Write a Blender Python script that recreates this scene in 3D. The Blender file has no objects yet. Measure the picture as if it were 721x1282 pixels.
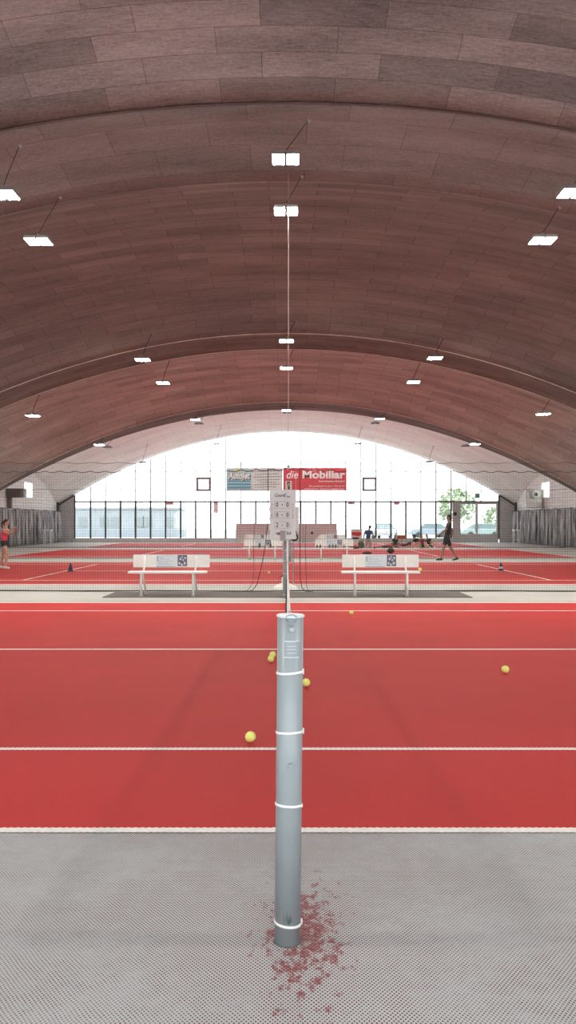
import bpy, bmesh, math, random
from mathutils import Vector, Matrix
random.seed(7)
S = bpy.context.scene
C = S.collection
PI = math.pi

# ---------------------------------------------------------------- camera
CAMH = 1.367
F = 1068.0
cam_d = bpy.data.cameras.new('camera')
cam = bpy.data.objects.new('camera', cam_d)
C.objects.link(cam)
cam.location = (0, 0, CAMH)
cam.rotation_euler = (PI / 2, 0, 0)
cam_d.sensor_fit = 'VERTICAL'
cam_d.sensor_height = 36.0
cam_d.lens = F / 1282 * 36.0
cam_d.shift_x = 1.5 / 1282
cam_d.shift_y = 15.0 / 1282
cam_d.clip_start = 0.05
cam_d.clip_end = 600
S.camera = cam

# ---------------------------------------------------------------- world and exposure
w = bpy.data.worlds.new('sky')
S.world = w
w.use_nodes = True
bg = w.node_tree.nodes['Background']
bg.inputs[0].default_value = (0.93, 0.97, 1.0, 1)
bg.inputs[1].default_value = 3.1
S.view_settings.view_transform = 'Standard'
S.view_settings.look = 'None'
S.view_settings.gamma = 1
S.view_settings.use_curve_mapping = False
S.view_settings.exposure = 0.7
S.cycles.use_denoising = True
S.cycles.max_bounces = 8
S.cycles.diffuse_bounces = 5
S.cycles.transparent_max_bounces = 16


# ---------------------------------------------------------------- helpers
def P(px, py, Y):
    return Vector(((px - 359) * Y / F, Y, CAMH + (656 - py) * Y / F))


def s2l(c):
    return tuple((x / 255 / 12.92) if x / 255 <= 0.04045 else ((x / 255 + 0.055) / 1.055) ** 2.4 for x in c)


MATS = {}


def mat(name, rgb, rough=0.6, metal=0.0, var=0.0, scale=20.0, spec=0.5, emit=0.0, alpha=None, bump=0.0):
    """simple procedural material: a colour with noise variation. rgb = linear albedo"""
    if name in MATS:
        return MATS[name]
    m = bpy.data.materials.new(name)
    m.use_nodes = True
    nt = m.node_tree
    b = nt.nodes['Principled BSDF']
    b.inputs['Roughness'].default_value = rough
    b.inputs['Metallic'].default_value = metal
    b.inputs['Specular IOR Level'].default_value = spec
    b.inputs['Base Color'].default_value = (*rgb, 1)
    if var or bump:
        tc = nt.nodes.new('ShaderNodeTexCoord')
        nz = nt.nodes.new('ShaderNodeTexNoise')
        nz.inputs['Scale'].default_value = scale
        nz.inputs['Detail'].default_value = 4
        nt.links.new(tc.outputs['Object'], nz.inputs['Vector'])
        if var:
            r = nt.nodes.new('ShaderNodeValToRGB')
            r.color_ramp.elements[0].position = 0.3
            r.color_ramp.elements[1].position = 0.7
            r.color_ramp.elements[0].color = (*[max(0, c * (1 - var)) for c in rgb], 1)
            r.color_ramp.elements[1].color = (*[min(1, c * (1 + var)) for c in rgb], 1)
            nt.links.new(nz.outputs[0], r.inputs[0])
            nt.links.new(r.outputs[0], b.inputs['Base Color'])
        if bump:
            bp = nt.nodes.new('ShaderNodeBump')
            bp.inputs['Strength'].default_value = bump
            bp.inputs['Distance'].default_value = 0.01
            nt.links.new(nz.outputs[0], bp.inputs['Height'])
            nt.links.new(bp.outputs[0], b.inputs['Normal'])
    if emit:
        b.inputs['Emission Color'].default_value = (*rgb, 1)
        b.inputs['Emission Strength'].default_value = emit
    MATS[name] = m
    return m


def M(op, nt, a, b=None, c=None):
    n = nt.nodes.new('ShaderNodeMath')
    n.operation = op
    for i, v in enumerate((a, b, c)):
        if v is None:
            continue
        if isinstance(v, (int, float)):
            n.inputs[i].default_value = v
        else:
            nt.links.new(v, n.inputs[i])
    return n.outputs[0]


def mixc(nt, fac, a, b):
    n = nt.nodes.new('ShaderNodeMix')
    n.data_type = 'RGBA'
    for k, v in ((0, fac), (6, a), (7, b)):
        if isinstance(v, (int, float)):
            n.inputs[k].default_value = v
        elif isinstance(v, tuple):
            n.inputs[k].default_value = (*v, 1)
        else:
            nt.links.new(v, n.inputs[k])
    return n.outputs[2]


def noise(nt, vec, scale, detail=4, rough=0.5):
    n = nt.nodes.new('ShaderNodeTexNoise')
    n.inputs['Scale'].default_value = scale
    n.inputs['Detail'].default_value = detail
    n.inputs['Roughness'].default_value = rough
    nt.links.new(vec, n.inputs['Vector'])
    return n.outputs[0]


def mapping(nt, vec, scale=(1, 1, 1), loc=(0, 0, 0)):
    n = nt.nodes.new('ShaderNodeMapping')
    n.inputs['Scale'].default_value = scale
    n.inputs['Location'].default_value = loc
    nt.links.new(vec, n.inputs['Vector'])
    return n.outputs[0]


def ramp(nt, v, lo, hi):
    n = nt.nodes.new('ShaderNodeMapRange')
    n.inputs[1].default_value = lo
    n.inputs[2].default_value = hi
    n.clamp = True
    nt.links.new(v, n.inputs[0])
    return n.outputs[0]


def box(bm, x0, x1, y0, y1, z0, z1):
    vs = [bm.verts.new(p) for p in ((x0, y0, z0), (x1, y0, z0), (x1, y1, z0), (x0, y1, z0),
                                    (x0, y0, z1), (x1, y0, z1), (x1, y1, z1), (x0, y1, z1))]
    for f in ((0, 3, 2, 1), (4, 5, 6, 7), (0, 1, 5, 4), (1, 2, 6, 5), (2, 3, 7, 6), (3, 0, 4, 7)):
        bm.faces.new([vs[i] for i in f])
    return vs


def obox(bm, c, size, R):
    c = Vector(c)
    vs = []
    for z in (-.5, .5):
        for (x, y) in ((-.5, -.5), (.5, -.5), (.5, .5), (-.5, .5)):
            vs.append(bm.verts.new(c + R @ Vector((x * size[0], y * size[1], z * size[2]))))
    for f in ((0, 3, 2, 1), (4, 5, 6, 7), (0, 1, 5, 4), (1, 2, 6, 5), (2, 3, 7, 6), (3, 0, 4, 7)):
        bm.faces.new([vs[i] for i in f])


def frame_of(d):
    d = Vector(d).normalized()
    a = Vector((0, 0, 1)) if abs(d.z) < 0.9 else Vector((1, 0, 0))
    u = d.cross(a).normalized()
    return u, d.cross(u).normalized()


def tube(bm, pts, r, n=8, caps=True):
    pts = [Vector(p) for p in pts]
    rings = []
    for i, p in enumerate(pts):
        d = (pts[min(i + 1, len(pts) - 1)] - pts[max(i - 1, 0)])
        u, v = frame_of(d)
        if i and (u.dot(pu) < 0):
            u, v = -u, -v
        pu = u
        rr = r[i] if isinstance(r, (list, tuple)) else r
        rings.append([bm.verts.new(p + (u * math.cos(2 * PI * k / n) + v * math.sin(2 * PI * k / n)) * rr) for k in range(n)])
    for a, b in zip(rings, rings[1:]):
        for k in range(n):
            bm.faces.new((a[k], a[(k + 1) % n], b[(k + 1) % n], b[k]))
    if caps:
        bm.faces.new(rings[0][::-1])
        bm.faces.new(rings[-1])


def lathe(bm, prof, n=32, c=(0, 0, 0)):
    c = Vector(c)
    rings = []
    for (r, z) in prof:
        rings.append([bm.verts.new(c + Vector((r * math.cos(2 * PI * k / n), r * math.sin(2 * PI * k / n), z))) for k in range(n)])
    for a, b in zip(rings, rings[1:]):
        for k in range(n):
            bm.faces.new((a[k], a[(k + 1) % n], b[(k + 1) % n], b[k]))
    bm.faces.new(rings[0][::-1])
    bm.faces.new(rings[-1])


def ball(bm, c, r, seg=16, R=None):
    if not isinstance(r, (tuple, list)):
        r = (r, r, r)
    T = Matrix.Translation(Vector(c)) @ (R.to_4x4() if R else Matrix.Identity(4)) @ Matrix.Diagonal((*r, 1))
    bmesh.ops.create_uvsphere(bm, u_segments=seg, v_segments=max(6, seg // 2), radius=1, matrix=T)


def obj(name, bm, m, parent=None, smooth=False, bevel=0.0):
    me = bpy.data.meshes.new(name)
    bmesh.ops.recalc_face_normals(bm, faces=bm.faces)
    if smooth:
        for f in bm.faces:
            f.smooth = True
    bm.to_mesh(me)
    bm.free()
    for mm in (m if isinstance(m, list) else [m]):
        me.materials.append(mm)
    o = bpy.data.objects.new(name, me)
    C.objects.link(o)
    if parent:
        o.parent = parent
    if bevel:
        md = o.modifiers.new('bevel', 'BEVEL')
        md.width = bevel
        md.segments = 2
        md.limit_method = 'ANGLE'
    return o


def mk(name, fn, m, parent=None, smooth=False, bevel=0.0):
    bm = bmesh.new()
    fn(bm)
    return obj(name, bm, m, parent, smooth, bevel)


def thing(name, label, cat, loc=(0, 0, 0), rz=0, group=None):
    o = bpy.data.objects.new(name, None)
    o.empty_display_size = 0.1
    C.objects.link(o)
    o.location = loc
    o.rotation_euler = (0, 0, rz)
    tag(o, label, cat, group)
    return o


def tag(o, label, cat, group=None, kind=None):
    o['label'] = label
    o['category'] = cat
    if group:
        o['group'] = group
    if kind:
        o['kind'] = kind
    return o


def struct(o, label=None):
    o['kind'] = 'structure'
    if label:
        o['label'] = label
    return o


def dup(root, loc, rz=None, label=None):
    def cp(o, parent):
        c = o.copy()
        C.objects.link(c)
        c.parent = parent
        for ch in [x for x in list(C.objects) if x.parent == o and x != c]:
            cp(ch, c)
        return c
    kids = [x for x in C.objects if x.parent == root]
    r = root.copy()
    C.objects.link(r)
    for k in kids:
        cp(k, r)
    r.location = loc
    if rz is not None:
        r.rotation_euler = (0, 0, rz)
    if label:
        r['label'] = label
    return r


def text(name, s, size, loc, m, parent=None, align='CENTER', bold=0.0, shear=0.0, width=None, rot=(PI / 2, 0, 0), depth=0.001):
    cu = bpy.data.curves.new(name, 'FONT')
    cu.body = s
    cu.size = size
    cu.align_x = align
    cu.align_y = 'CENTER'
    cu.offset = bold
    cu.shear = shear
    cu.extrude = depth
    cu.resolution_u = 3
    tmp = bpy.data.objects.new('tmp', cu)
    C.objects.link(tmp)
    bpy.context.view_layer.update()
    dg = bpy.context.evaluated_depsgraph_get()
    me = bpy.data.meshes.new_from_object(tmp.evaluated_get(dg))
    bpy.data.objects.remove(tmp)
    me.name = name
    me.materials.clear()
    me.materials.append(m)
    if width and len(me.vertices):
        xs = [v.co.x for v in me.vertices]
        k = width / max(1e-6, max(xs) - min(xs))
        for v in me.vertices:
            v.co.x *= k
    o = bpy.data.objects.new(name, me)
    C.objects.link(o)
    o.location = loc
    o.rotation_euler = rot
    if parent:
        o.parent = parent
    return o


# ---------------------------------------------------------------- surface materials
def panel_material(name, c1, c2, bw, rh, mort, mortar_c, grain=0.35, offset=0.5):
    m = bpy.data.materials.new(name)
    m.use_nodes = True
    nt = m.node_tree
    b = nt.nodes['Principled BSDF']
    b.inputs['Roughness'].default_value = 0.92
    b.inputs['Specular IOR Level'].default_value = 0.15
    uv = nt.nodes.new('ShaderNodeUVMap').outputs[0]
    br = nt.nodes.new('ShaderNodeTexBrick')
    br.offset = offset
    br.offset_frequency = 2
    br.squash = 1.0
    br.inputs['Scale'].default_value = 1
    br.inputs['Brick Width'].default_value = bw
    br.inputs['Row Height'].default_value = rh
    br.inputs['Mortar Size'].default_value = mort
    br.inputs['Mortar Smooth'].default_value = 0.6
    br.inputs['Color1'].default_value = (*c1, 1)
    br.inputs['Color2'].default_value = (*c2, 1)
    br.inputs['Mortar'].default_value = (*mortar_c, 1)
    nt.links.new(uv, br.inputs['Vector'])
    # long-grain wood wool texture and blotches
    g1 = noise(nt, mapping(nt, uv, (1.2, 13, 1)), 3.0, 7, 0.75)
    g2 = noise(nt, uv, 16, 8, 0.85)
    g3 = noise(nt, mapping(nt, uv, (0.25, 1.1, 1)), 1.0, 4, 0.6)
    s = M('ADD', nt, M('MULTIPLY', nt, g1, 0.35), M('ADD', nt, M('MULTIPLY', nt, g2, 0.35), M('MULTIPLY', nt, g3, 0.3)))
    v = ramp(nt, s, 0.38, 0.62)
    v2 = M('ADD', nt, M('MULTIPLY', nt, v, 2 * grain), 1 - grain)
    hs = nt.nodes.new('ShaderNodeHueSaturation')
    nt.links.new(v2, hs.inputs['Value'])
    nt.links.new(br.outputs[0], hs.inputs['Color'])
    nt.links.new(hs.outputs[0], b.inputs['Base Color'])
    bp = nt.nodes.new('ShaderNodeBump')
    bp.inputs['Strength'].default_value = 0.5
    bp.inputs['Distance'].default_value = 0.02
    hgt = M('SUBTRACT', nt, M('MULTIPLY', nt, s, 0.8), br.outputs['Fac'])
    nt.links.new(hgt, bp.inputs['Height'])
    nt.links.new(bp.outputs[0], b.inputs['Normal'])
    return m


CEIL_NEAR = panel_material('wood_wool_panel_large', (0.19, 0.195, 0.19), (0.345, 0.345, 0.335), 1.9, 0.5, 0.006, (0.14, 0.125, 0.12), 0.58, 0.37)
CEIL_STRIP = panel_material('wood_wool_panel_soffit', (0.21, 0.20, 0.19), (0.26, 0.245, 0.235), 1.8, 0.95, 0.007, (0.14, 0.12, 0.11), 0.52, 0.41)
CEIL_MID = panel_material('wood_wool_panel_brown', (0.205, 0.195, 0.18), (0.255, 0.243, 0.225), 1.9, 0.5, 0.010, (0.13, 0.09, 0.08), 0.45, 0.43)
CEIL_THIRD_LIT = panel_material('wood_wool_panel_third_lit', (0.37, 0.345, 0.315), (0.47, 0.44, 0.405), 1.9, 0.5, 0.010, (0.17, 0.14, 0.13), 0.45, 0.43)  # window light on the third vault painted in as paler boards
CEIL_BAND_SHADED = panel_material('shaded_board_band', (0.15, 0.115, 0.10), (0.19, 0.15, 0.135), 1.9, 0.5, 0.010, (0.08, 0.06, 0.05), 0.4, 0.41)  # shade on the two far joint bands painted in as darker boards
CEIL_FAR_LIT = panel_material('wood_wool_panel_window_lit', (0.80, 0.79, 0.75), (0.87, 0.86, 0.82), 1.9, 0.5, 0.012, (0.50, 0.46, 0.42), 0.18, 0.43)  # window brightness on the last vault painted in as near-white boards
WALLM = panel_material('pale_block_wall', (0.78, 0.78, 0.76), (0.84, 0.84, 0.82), 1.0, 0.25, 0.012, (0.45, 0.44, 0.42), 0.10)


def carpet(name, base, dots, dens_lo, dens_hi, worn=False, rough=0.7, spec=0.35):
    m = bpy.data.materials.new(name)
    m.use_nodes = True
    nt = m.node_tree
    b = nt.nodes['Principled BSDF']
    b.inputs['Roughness'].default_value = rough
    b.inputs['Specular IOR Level'].default_value = spec
    tc = nt.nodes.new('ShaderNodeTexCoord').outputs['Object']
    sp = nt.nodes.new('ShaderNodeSeparateXYZ')
    wob = nt.nodes.new('ShaderNodeTexNoise')
    wob.inputs['Scale'].default_value = 9
    nt.links.new(tc, wob.inputs['Vector'])
    nt.links.new(tc, sp.inputs[0])
    wv = M('MULTIPLY', nt, M('SUBTRACT', nt, wob.outputs[0], 0.5), 0.010)
    x = M('ADD', nt, sp.outputs[0], wv)
    y = M('ADD', nt, sp.outputs[1], wv)
    sx = M('SINE', nt, M('MULTIPLY', nt, x, 2 * PI / 0.0135))
    sy = M('SINE', nt, M('MULTIPLY', nt, y, 2 * PI / 0.0185))
    pr = M('MULTIPLY', nt, sx, sy)                      # staggered lattice of openings
    dot = ramp(nt, pr, 0.05, 0.55)
    big = noise(nt, tc, 1.3, 6, 0.65)
    mid = noise(nt, tc, 14, 4, 0.7)
    fine = noise(nt, tc, 70, 2, 0.6)
    mask = M('ADD', nt, M('MULTIPLY', nt, big, 0.5), M('ADD', nt, M('MULTIPLY', nt, mid, 0.3), M('MULTIPLY', nt, fine, 0.2)))
    dens = ramp(nt, mask, dens_lo, dens_hi)
    if worn:
        # clay-red granules trodden into the fabric around the foot of the post
        dx = M('SUBTRACT', nt, sp.outputs[0], 0.05)
        dy = M('SUBTRACT', nt, sp.outputs[1], 2.85)
        rr = M('SQRT', nt, M('ADD', nt, M('MULTIPLY', nt, dx, dx), M('MULTIPLY', nt, M('MULTIPLY', nt, dy, dy), 0.35)))
        near = M('SUBTRACT', nt, 1.0, ramp(nt, rr, 0.03, 1.1))
        dens = M('MINIMUM', nt, M('ADD', nt, M('MULTIPLY', nt, dens, 0.95), M('MULTIPLY', nt, near, 0.5)), 1.0)
    f = M('MULTIPLY', nt, dot, dens)
    tint = noise(nt, tc, 0.6, 3, 0.5)
    bc = mixc(nt, ramp(nt, tint, 0.35, 0.65), tuple(c * 0.93 for c in base), tuple(min(1, c * 1.06) for c in base))
    col = mixc(nt, f, bc, dots)
    if worn:
        cl = noise(nt, mapping(nt, tc, (1, 0.6, 1)), 22, 5, 0.8)
        rr2 = M('SQRT', nt, M('ADD', nt, M('MULTIPLY', nt, dx, dx), M('MULTIPLY', nt, M('MULTIPLY', nt, dy, dy), 0.12)))
        patch = M('MULTIPLY', nt, ramp(nt, M('SUBTRACT', nt, cl, M('MULTIPLY', nt, rr2, 1.25)), 0.36, 0.43), ramp(nt, M('ADD', nt, dot, fine), 0.05, 0.6))
        col = mixc(nt, M('MULTIPLY', nt, patch, 0.95), col, (0.20, 0.022, 0.026))
    nt.links.new(col, b.inputs['Base Color'])
    bp = nt.nodes.new('ShaderNodeBump')
    bp.inputs['Strength'].default_value = 0.35
    bp.inputs['Distance'].default_value = 0.003
    nt.links.new(M('SUBTRACT', nt, 1.0, dot), bp.inputs['Height'])
    nt.links.new(bp.outputs[0], b.inputs['Normal'])
    return m


GREYC = carpet('grey_woven_carpet', (0.43, 0.44, 0.44), (0.12, 0.025, 0.027), 0.35, 0.58, True)
GREYP = carpet('pale_grey_carpet', (0.47, 0.465, 0.44), (0.33, 0.30, 0.28), 0.40, 0.62, False)
REDC = carpet('red_woven_carpet', (0.54, 0.036, 0.034), (0.34, 0.02, 0.022), 0.30, 0.55, False, 0.7, 0.15)
WHITE_LINE = mat('white_line', (0.80, 0.74, 0.70), 0.7, var=0.08, scale=30)
WHITE = mat('white_paint', (0.80, 0.80, 0.77), 0.45, var=0.03, scale=8)
POSTM = mat('grey_post_paint', (0.275, 0.305, 0.32), 0.35, var=0.03, scale=12)
CAPM = mat('pale_cap', (0.62, 0.66, 0.68), 0.4)
STEEL = mat('steel', (0.34, 0.36, 0.39), 0.45, metal=0.5)
TIE = mat('cable_tie', (0.78, 0.78, 0.76), 0.4)
BLACK = mat('black_cord', (0.015, 0.017, 0.018), 0.7)
NETC = mat('dark_net_cord', (0.03, 0.035, 0.035), 0.8)
DARKFRAME = mat('dark_frame', (0.06, 0.06, 0.065), 0.5)
GREYFRAME = mat('grey_frame', (0.35, 0.36, 0.37), 0.5)
MATM = mat('brown_mat', (0.115, 0.095, 0.088), 0.9, var=0.15, scale=10)


# ---------------------------------------------------------------- structure: floor
XW = 16.9
ZEND = 63.0


def plane(bm, x0, x1, y0, y1, z):
    vs = [bm.verts.new(p) for p in ((x0, y0, z), (x1, y0, z), (x1, y1, z), (x0, y1, z))]
    bm.faces.new(vs)


struct(mk('floor', lambda b: box(b, -17.3, 17.3, -3, 3.80, -0.12, 0), GREYC), 'grey woven carpet border in front of the nearest court')
struct(mk('floor', lambda b: box(b, -17.3, 17.3, 3.80, ZEND + 0.3, -0.12, 0), GREYP), 'pale grey hall floor around the courts')
struct(mk('trim_1', lambda b: plane(b, -17, 17, 15.05, 15.12, 0.002), mat('seam', (0.36, 0.33, 0.30), 0.9)))


def court(z0, name_label, with_detail):
    t = thing('tennis_court', name_label, 'tennis court', (0, z0, 0))
    hx = 11.885
    mk('playing_surface', lambda b: box(b, -hx, hx, 0, 10.97, 0.0, 0.003), REDC, t)
    def hline(y0, x0, x1, wd=0.05, teeth=False):
        def f(bm):
            if not teeth:
                box(bm, x0, x1, y0 - wd / 2, y0 + wd / 2, 0.001, 0.0055)
                return
            p = 0.0155
            n = int((x1 - x0) / p)
            a = []
            c = []
            for i in range(n + 1):
                d = 0.005 if i % 2 else -0.002
                a.append(bm.verts.new((x0 + i * p, y0 - wd / 2 - d, 0.0045)))
                c.append(bm.verts.new((x0 + i * p, y0 + wd / 2 + d, 0.0045)))
            for i in range(n):
                bm.faces.new((a[i], a[i + 1], c[i + 1], c[i]))
        mk('court_line', f, WHITE_LINE, t)
    def vline(x, y0, y1):
        mk('court_line', lambda b: box(b, x - 0.025, x + 0.025, y0, y1, 0.004, 0.0085), WHITE_LINE, t)
    hline(0.0, -hx, hx, 0.055, with_detail)
    hline(10.97, -hx, hx)
    hline(1.372, -hx, hx, 0.05, with_detail)
    hline(9.60, -hx, hx)
    hline(5.485, -6.4, 6.4, 0.05, False)
    vline(-6.4, 1.372, 9.60)
    vline(6.4, 1.372, 9.60)
    vline(-hx, 0, 10.97)
    vline(hx, 0, 10.97)
    return t


court(3.80, 'red carpet tennis court nearest the camera, behind the grey carpet border', True)
court(19.3, 'second red tennis court, just beyond the two nearest white benches', False)
court(34.8, 'third red tennis court, behind the far pair of white benches', False)
court(50.3, 'furthest red tennis court, right in front of the glass end wall', False)

# ---------------------------------------------------------------- structure: concrete shell ceiling
# transverse lines: (z, centre height, parabola factor)
LINES = [(-1.5, 8.5, 0.020), (2.0, 8.5, 0.020), (14.5, 8.536, 0.0200), (17.5, 8.40, 0.0205), (30.2, 8.126, 0.0202), (33.0, 8.135, 0.0187),
         (45.0, 7.815, 0.0196), (48.9, 7.90, 0.0172), (63.0, 8.15, 0.0190)]


def line_h(i, X):
    z, h, k = LINES[i]
    return h - k * X * X


def roof_h(X, z):
    for i in range(len(LINES) - 1):
        if z <= LINES[i + 1][0] or i == len(LINES) - 2:
            t = (z - LINES[i][0]) / (LINES[i + 1][0] - LINES[i][0])
            t = min(1, max(0, t))
            h = line_h(i, X) * (1 - t) + line_h(i + 1, X) * t
            if i % 2 == 1:
                h += 0.85 * (1 - abs(2 * t - 1) ** 2.6) + 1.08 * (X / 17) ** 2 * (1 - abs(2 * t - 1) ** 1.2)
            else:
                h += 0.10 * math.sin(PI * t)
            return h


def shell(i, m):
    z0, z1 = LINES[i][0], LINES[i + 1][0]
    nz = 26 if i % 2 else 6
    nx = 72
    bm = bmesh.new()
    uvl = bm.loops.layers.uv.new('UVMap')
    g = []
    for a in range(nz + 1):
        z = z0 + (z1 - z0) * a / nz
        zz = min(max(z, z0 + 1e-4), z1 - 1e-4)
        row = []
        for b in range(nx + 1):
            X = -17.3 + 34.6 * b / nx
            row.append(bm.verts.new((X, z, roof_h(X, zz))))
        g.append(row)
    for a in range(nz):
        for b in range(nx):
            f = bm.faces.new((g[a][b], g[a][b + 1], g[a + 1][b + 1], g[a + 1][b]))
            f.smooth = True
            for l in f.loops:
                X, z = l.vert.co.x, l.vert.co.y
                arc = X * (1 + 0.0002 * X * X * 0.9)
                l[uvl].uv = (arc + 40.3, z)
    me = bpy.data.meshes.new('ceiling')
    bm.to_mesh(me)
    bm.free()
    me.materials.append(m)
    o = bpy.data.objects.new('ceiling', me)
    C.objects.link(o)
    md = o.modifiers.new('thickness', 'SOLIDIFY')
    md.thickness = 0.12
    md.offset = 1 if me.polygons[0].normal.z > 0 else -1
    struct(o)
    return o


shell(0, CEIL_STRIP)
shell(1, CEIL_NEAR)
shell(2, CEIL_STRIP)
shell(3, CEIL_MID)
shell(4, CEIL_BAND_SHADED)
shell(5, CEIL_THIRD_LIT)
shell(6, CEIL_BAND_SHADED)
shell(7, CEIL_FAR_LIT)

BEAD = mat('pale_shell_edge', (0.62, 0.54, 0.47), 0.8, var=0.2, scale=3)
BEADD = mat('dark_shell_edge', (0.13, 0.09, 0.08), 0.9, var=0.2, scale=3)


def edge_bead(idx, n, r, m):
    z = LINES[idx][0]
    pts = [(X, z, line_h(idx, X) - 0.01) for X in [-17 + 34 * k / 60 for k in range(61)]]
    struct(mk('trim_%d' % n, lambda b: tube(b, pts, r, 5), m, None, True))


edge_bead(2, 2, 0.022, BEADD)
edge_bead(4, 3, 0.024, BEAD)
edge_bead(5, 4, 0.018, BEAD)
edge_bead(6, 5, 0.030, BEAD)

# ---------------------------------------------------------------- structure: side walls with a window per bay
GLASS = bpy.data.materials.new('window_glass')
GLASS.use_nodes = True
nt = GLASS.node_tree
nt.nodes.clear()
o_ = nt.nodes.new('ShaderNodeOutputMaterial')
mx = nt.nodes.new('ShaderNodeMixShader')
tr = nt.nodes.new('ShaderNodeBsdfTransparent')
gl = nt.nodes.new('ShaderNodeBsdfGlossy')
gl.inputs['Roughness'].default_value = 0.03
mx.inputs[0].default_value = 0.05
tr.inputs[0].default_value = (0.97, 0.985, 0.98, 1)
nt.links.new(tr.outputs[0], mx.inputs[1])
nt.links.new(gl.outputs[0], mx.inputs[2])
nt.links.new(mx.outputs[0], o_.inputs[0])

BAYS = [(-1.5, 16.0), (16.0, 31.6), (31.6, 47.0), (47.0, ZEND)]
wn = 2


def side_wall(s):
    global wn
    name = 'wall_left' if s < 0 else 'wall_right'
    bm = bmesh.new()
    uvl = bm.loops.layers.uv.new('UVMap')
    x0, x1 = s * XW, s * (XW + 0.25)
    wins = []
    def quad(y0, y1, a0, a1, b0, b1):
        """solid wall piece between y0,y1: bottom a0,a1 top b0,b1"""
        v = []
        for x in (x0, x1):
            v.append([bm.verts.new(p) for p in ((x, y0, a0), (x, y1, a1), (x, y1, b1), (x, y0, b0))])
        i, o = v
        bm.faces.new(i)
        bm.faces.new(o[::-1])
        for k in range(4):
            bm.faces.new((i[k], o[k], o[(k + 1) % 4], i[(k + 1) % 4]))
    for (b0, b1) in BAYS:
        w0 = b0 + (b1 - b0) * 0.5 + 0.4
        if b1 == ZEND:
            w0 = 54.9 if s < 0 else 54.8
        w1 = w0 + 1.8
        wins.append((w0, w1))
        ys = [b0 + (b1 - b0) * k / 20 for k in range(21)]
        ys = sorted([y for y in ys if abs(y - w0) > 0.1 and abs(y - w1) > 0.1] + [w0, w1])
        for a, c in zip(ys, ys[1:]):
            ta, tc_ = roof_h(XW, a) + 0.08, roof_h(XW, c) + 0.08
            if a >= w0 - 1e-3 and c <= w1 + 1e-3:
                quad(a, c, 0, 0, 3.06, 3.06)
                quad(a, c, 4.12, 4.12, ta, tc_)
            else:
                quad(a, c, 0, 0, ta, tc_)
    for f in bm.faces:
        for l in f.loops:
            l[uvl].uv = (l.vert.co.y, l.vert.co.z)
    struct(obj(name, bm, WALLM))
    for (w0, w1) in wins:
        def fr(b):
            xa, xb = sorted((s * (XW - 0.02), s * (XW + 0.1)))
            box(b, xa, xb, w0, w0 + 0.05, 3.06, 4.12)
            box(b, xa, xb, w1 - 0.05, w1, 3.06, 4.12)
            box(b, xa, xb, w0 + .05, w1 - .05, 3.06, 3.11)
            box(b, xa, xb, w0 + .05, w1 - .05, 4.07, 4.12)
        wf = struct(mk('window_%d' % wn, fr, WHITE))
        mk('pane', lambda b: box(b, s * (XW + 0.05) - .003, s * (XW + 0.05) + .003, w0 + .05, w1 - .05, 3.11, 4.07), GLASS, wf)
        wn += 1


side_wall(-1)
side_wall(1)

# unseen wall behind the camera, its glazed band added to light the near end
struct(mk('wall_back', lambda b: (box(b, -17.1, 17.1, -1.75, -1.55, 0, 0.6), box(b, -17.1, 17.1, -1.75, -1.55, 4.4, 8.6)), WALLM))
wb = struct(mk('window_20', lambda b: [box(b, -15.8 + 1.13 * k, -15.72 + 1.13 * k, -1.70, -1.60, 0.6, 4.4) for k in range(29)], DARKFRAME))
mk('pane', lambda b: box(b, -15.8, 15.8, -1.653, -1.647, .6, 4.4), GLASS, wb)

# ---------------------------------------------------------------- structure: glass end wall
XG = 15.65
HT = CAMH + 28 * ZEND / F          # transom height 3.02
MULL = [(113.4 + 18.79 * k - 359) * ZEND / F for k in range(0, 28)]
HPL = 0.32


def top_at(X):
    return line_h(8, X) - 0.02


winroot = bpy.data.objects.new('window_1', None)
C.objects.link(winroot)
winroot['kind'] = 'structure'
winroot['label'] = 'glass end wall of tall panes under the arch'
GLAREF = mat('glare_pale_mullion', (0.30, 0.31, 0.32), 0.5)  # sky glare on the upper mullions painted in as a paler grey
for X in MULL:
    if X > XG - 0.3:
        continue
    mk('mullion', lambda b: box(b, X - 0.032, X + 0.032, ZEND - 0.06, ZEND + 0.06, HT, top_at(X)), GLAREF, winroot)
    if X < (566 - 359) * ZEND / F + 0.3:
        mk('mullion', lambda b: box(b, X - 0.060, X + 0.060, ZEND - 0.06, ZEND + 0.06, HPL, HT), DARKFRAME, winroot)
DX0 = (575 - 359) * ZEND / F
DX1 = (622.5 - 359) * ZEND / F
mk('transom', lambda b: box(b, -XG, XG, ZEND - 0.07, ZEND + 0.07, HT - 0.06, HT + 0.05), DARKFRAME, winroot)
for s in (-1, 1):
    mk('window_frame', lambda b: box(b, s * XG - 0.05, s * XG + 0.05, ZEND - 0.07, ZEND + 0.07, 0.25, top_at(XG)), DARKFRAME, winroot)


def arch_pane(b):
    n = 40
    lo, hi = [], []
    xs = [-XG + 2 * XG * k / n for k in range(n + 1)]
    for X in xs:
        lo.append(b.verts.new((X, ZEND, HT)))
        hi.append(b.verts.new((X, ZEND, top_at(X) + 0.02)))
    for k in range(n):
        b.faces.new((lo[k], lo[k + 1], hi[k + 1], hi[k]))


mk('pane', arch_pane, GLASS, winroot)
mk('pane', lambda b: box(b, -XG, (566.5 - 359) * ZEND / F, ZEND - .003, ZEND + .003, HPL, HT - .03), GLASS, winroot)


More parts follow.
